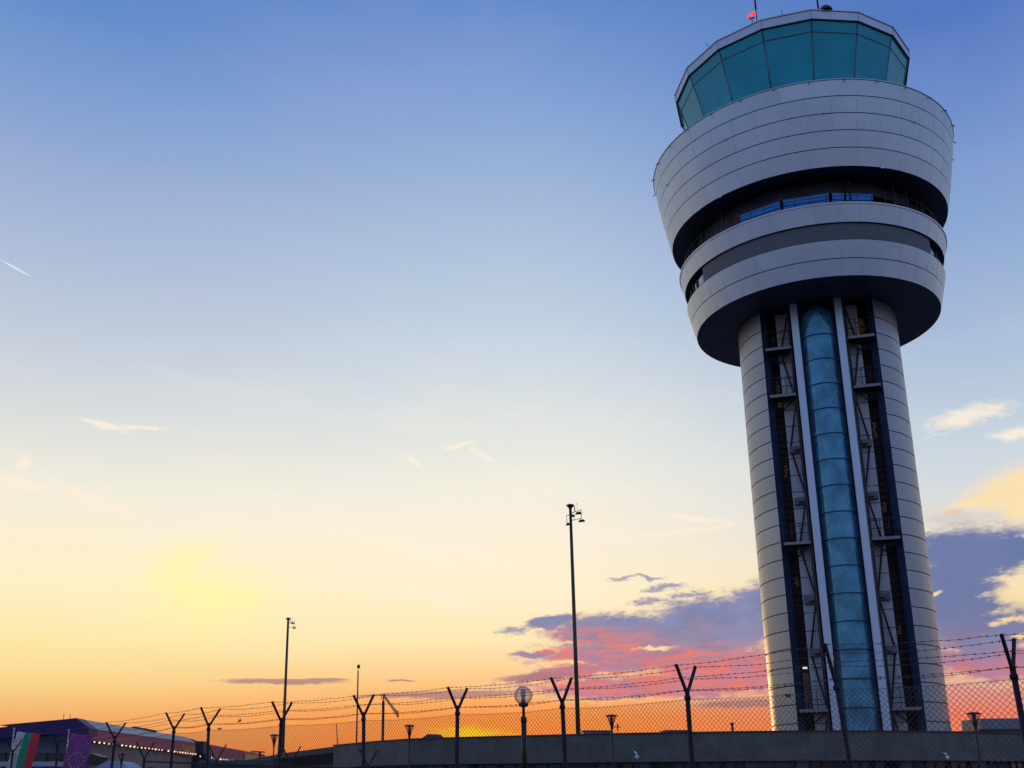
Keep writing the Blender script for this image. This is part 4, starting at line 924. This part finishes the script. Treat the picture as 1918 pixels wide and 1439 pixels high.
# ------------------------------------------------------------------ FLAGS
def flagpole(px, py, Y, label):
    a = at(px, py, Y); e = empty('flagpole', (a.x, Y, 0)); tag(e, label, 'flagpole', 'white flagpoles'); m_ = MB(); m_.tube((0, 0, 0), (0, 0, a.z - .05), .055, .04, n=12); m_.build('pole', mat('pole_white', (.45, .45, .52), .4, .2), e)
    m_ = MB(); m_.sphere((0, 0, a.z), .085, 12, sq=.85); m_.build('finial', mat('pole_white', (.45, .45, .52)), e); return e
def banner(px0, px1, pyt, Y, hgt, lean, bands, name, label, parent_none=True, wav=.05):
    a, b = at(px0, pyt, Y), at(px1, pyt + 3, Y); wd = b.x - a.x; e = empty(name, (a.x, Y, a.z - hgt)); tag(e, label, 'flag', None); m_ = MB(); NU, NV = 30, 30
    P = lambda u, v: Vector((u * wd - lean * v + .02 * math.sin(9 * v + 5 * u), -wav * math.sin(u * 11 + v * 3) - wav * .6 * math.sin(v * 8), hgt * (1 - v) - .12 * u + .02 * math.sin(12 * u)))
    for i in range(NU):
        for j in range(NV):
            u0, u1, v0, v1 = i / NU, (i + 1) / NU, j / NV, (j + 1) / NV; m_.quad(P(u0, v0), P(u0, v1), P(u1, v1), P(u1, v0), m=bands(u0 + .5 / NU), sm=True)
    m_.build('cloth', FL, e); return e, P, wd
FL = [mat('cloth_white', (.62, .54, .54), .9), mat('cloth_green', (.0, .30, .17), .9), mat('cloth_red', (.75, .03, .04), .9)]
flagpole(26.5, 1365, 76, 'white flagpole with ball top carrying the white green and red flag')
banner(32, 76, 1371, 75.9, 4.2, .75, lambda u: 0 if u < .34 else (1 if u < .67 else 2), 'tricolour_flag', 'white green and red tricolour flag hanging vertically at the far left')
flagpole(129, 1368, 74, 'white flagpole with ball top carrying the purple star flag')
FL = [mat('cloth_violet', (.30, .05, .27), .9, 0, .25, 2.0)]
e, P, wd = banner(133, 174, 1374, 73.9, 4.2, .62, lambda u: 0, 'star_flag', 'violet blue flag with a circle of pale stars hanging vertically')
m_ = MB()
for k in range(12):
    t = 2 * math.pi * k / 12; u, v = .52 + .33 * math.cos(t), .40 + .115 * math.sin(t); c = P(u, v) + Vector((0, -.03, 0)); pts = []
    for q in range(10):
        r_ = .085 if q % 2 == 0 else .036; pts.append(c + Vector((r_ * math.cos(math.pi / 2 + q * math.pi / 5), 0, r_ * math.sin(math.pi / 2 + q * math.pi / 5))))
    for q in range(10): m_.quad(c, pts[q], pts[(q + 1) % 10])
m_.build('stars', mat('star_pale', (.55, .48, .60), .9), e)

# bare twigs poking up at the bottom edge
for i, (px, py) in enumerate([(1028, 1436), (1345, 1428), (1445, 1428), (1492, 1430), (1645, 1432), (1735, 1430), (1838, 1431), (935, 1430)]):
    b0 = at(px, py + 30, 22 + (i % 3)); m_ = MB(); tp_ = at(px - 6, py, 22 + (i % 3)); g0 = Vector((b0.x, b0.y, 0))
    m_.tube(g0, tp_, .012, .005, n=5)
    for k in range(7):
        c = g0.lerp(tp_, .45 + .07 * k); m_.tube(c, c + Vector((rng.uniform(-.16, .16), rng.uniform(-.1, .1), rng.uniform(.08, .2))), .006, .003, n=4)
    tag(m_.build('dry_stalk', mat('twig', (.10, .06, .05), .9)), 'bare dry stalk at the bottom edge in front of the dark windows', 'plant', 'dry stalks at the foot of the view')
print('objects', len(bpy.data.objects))
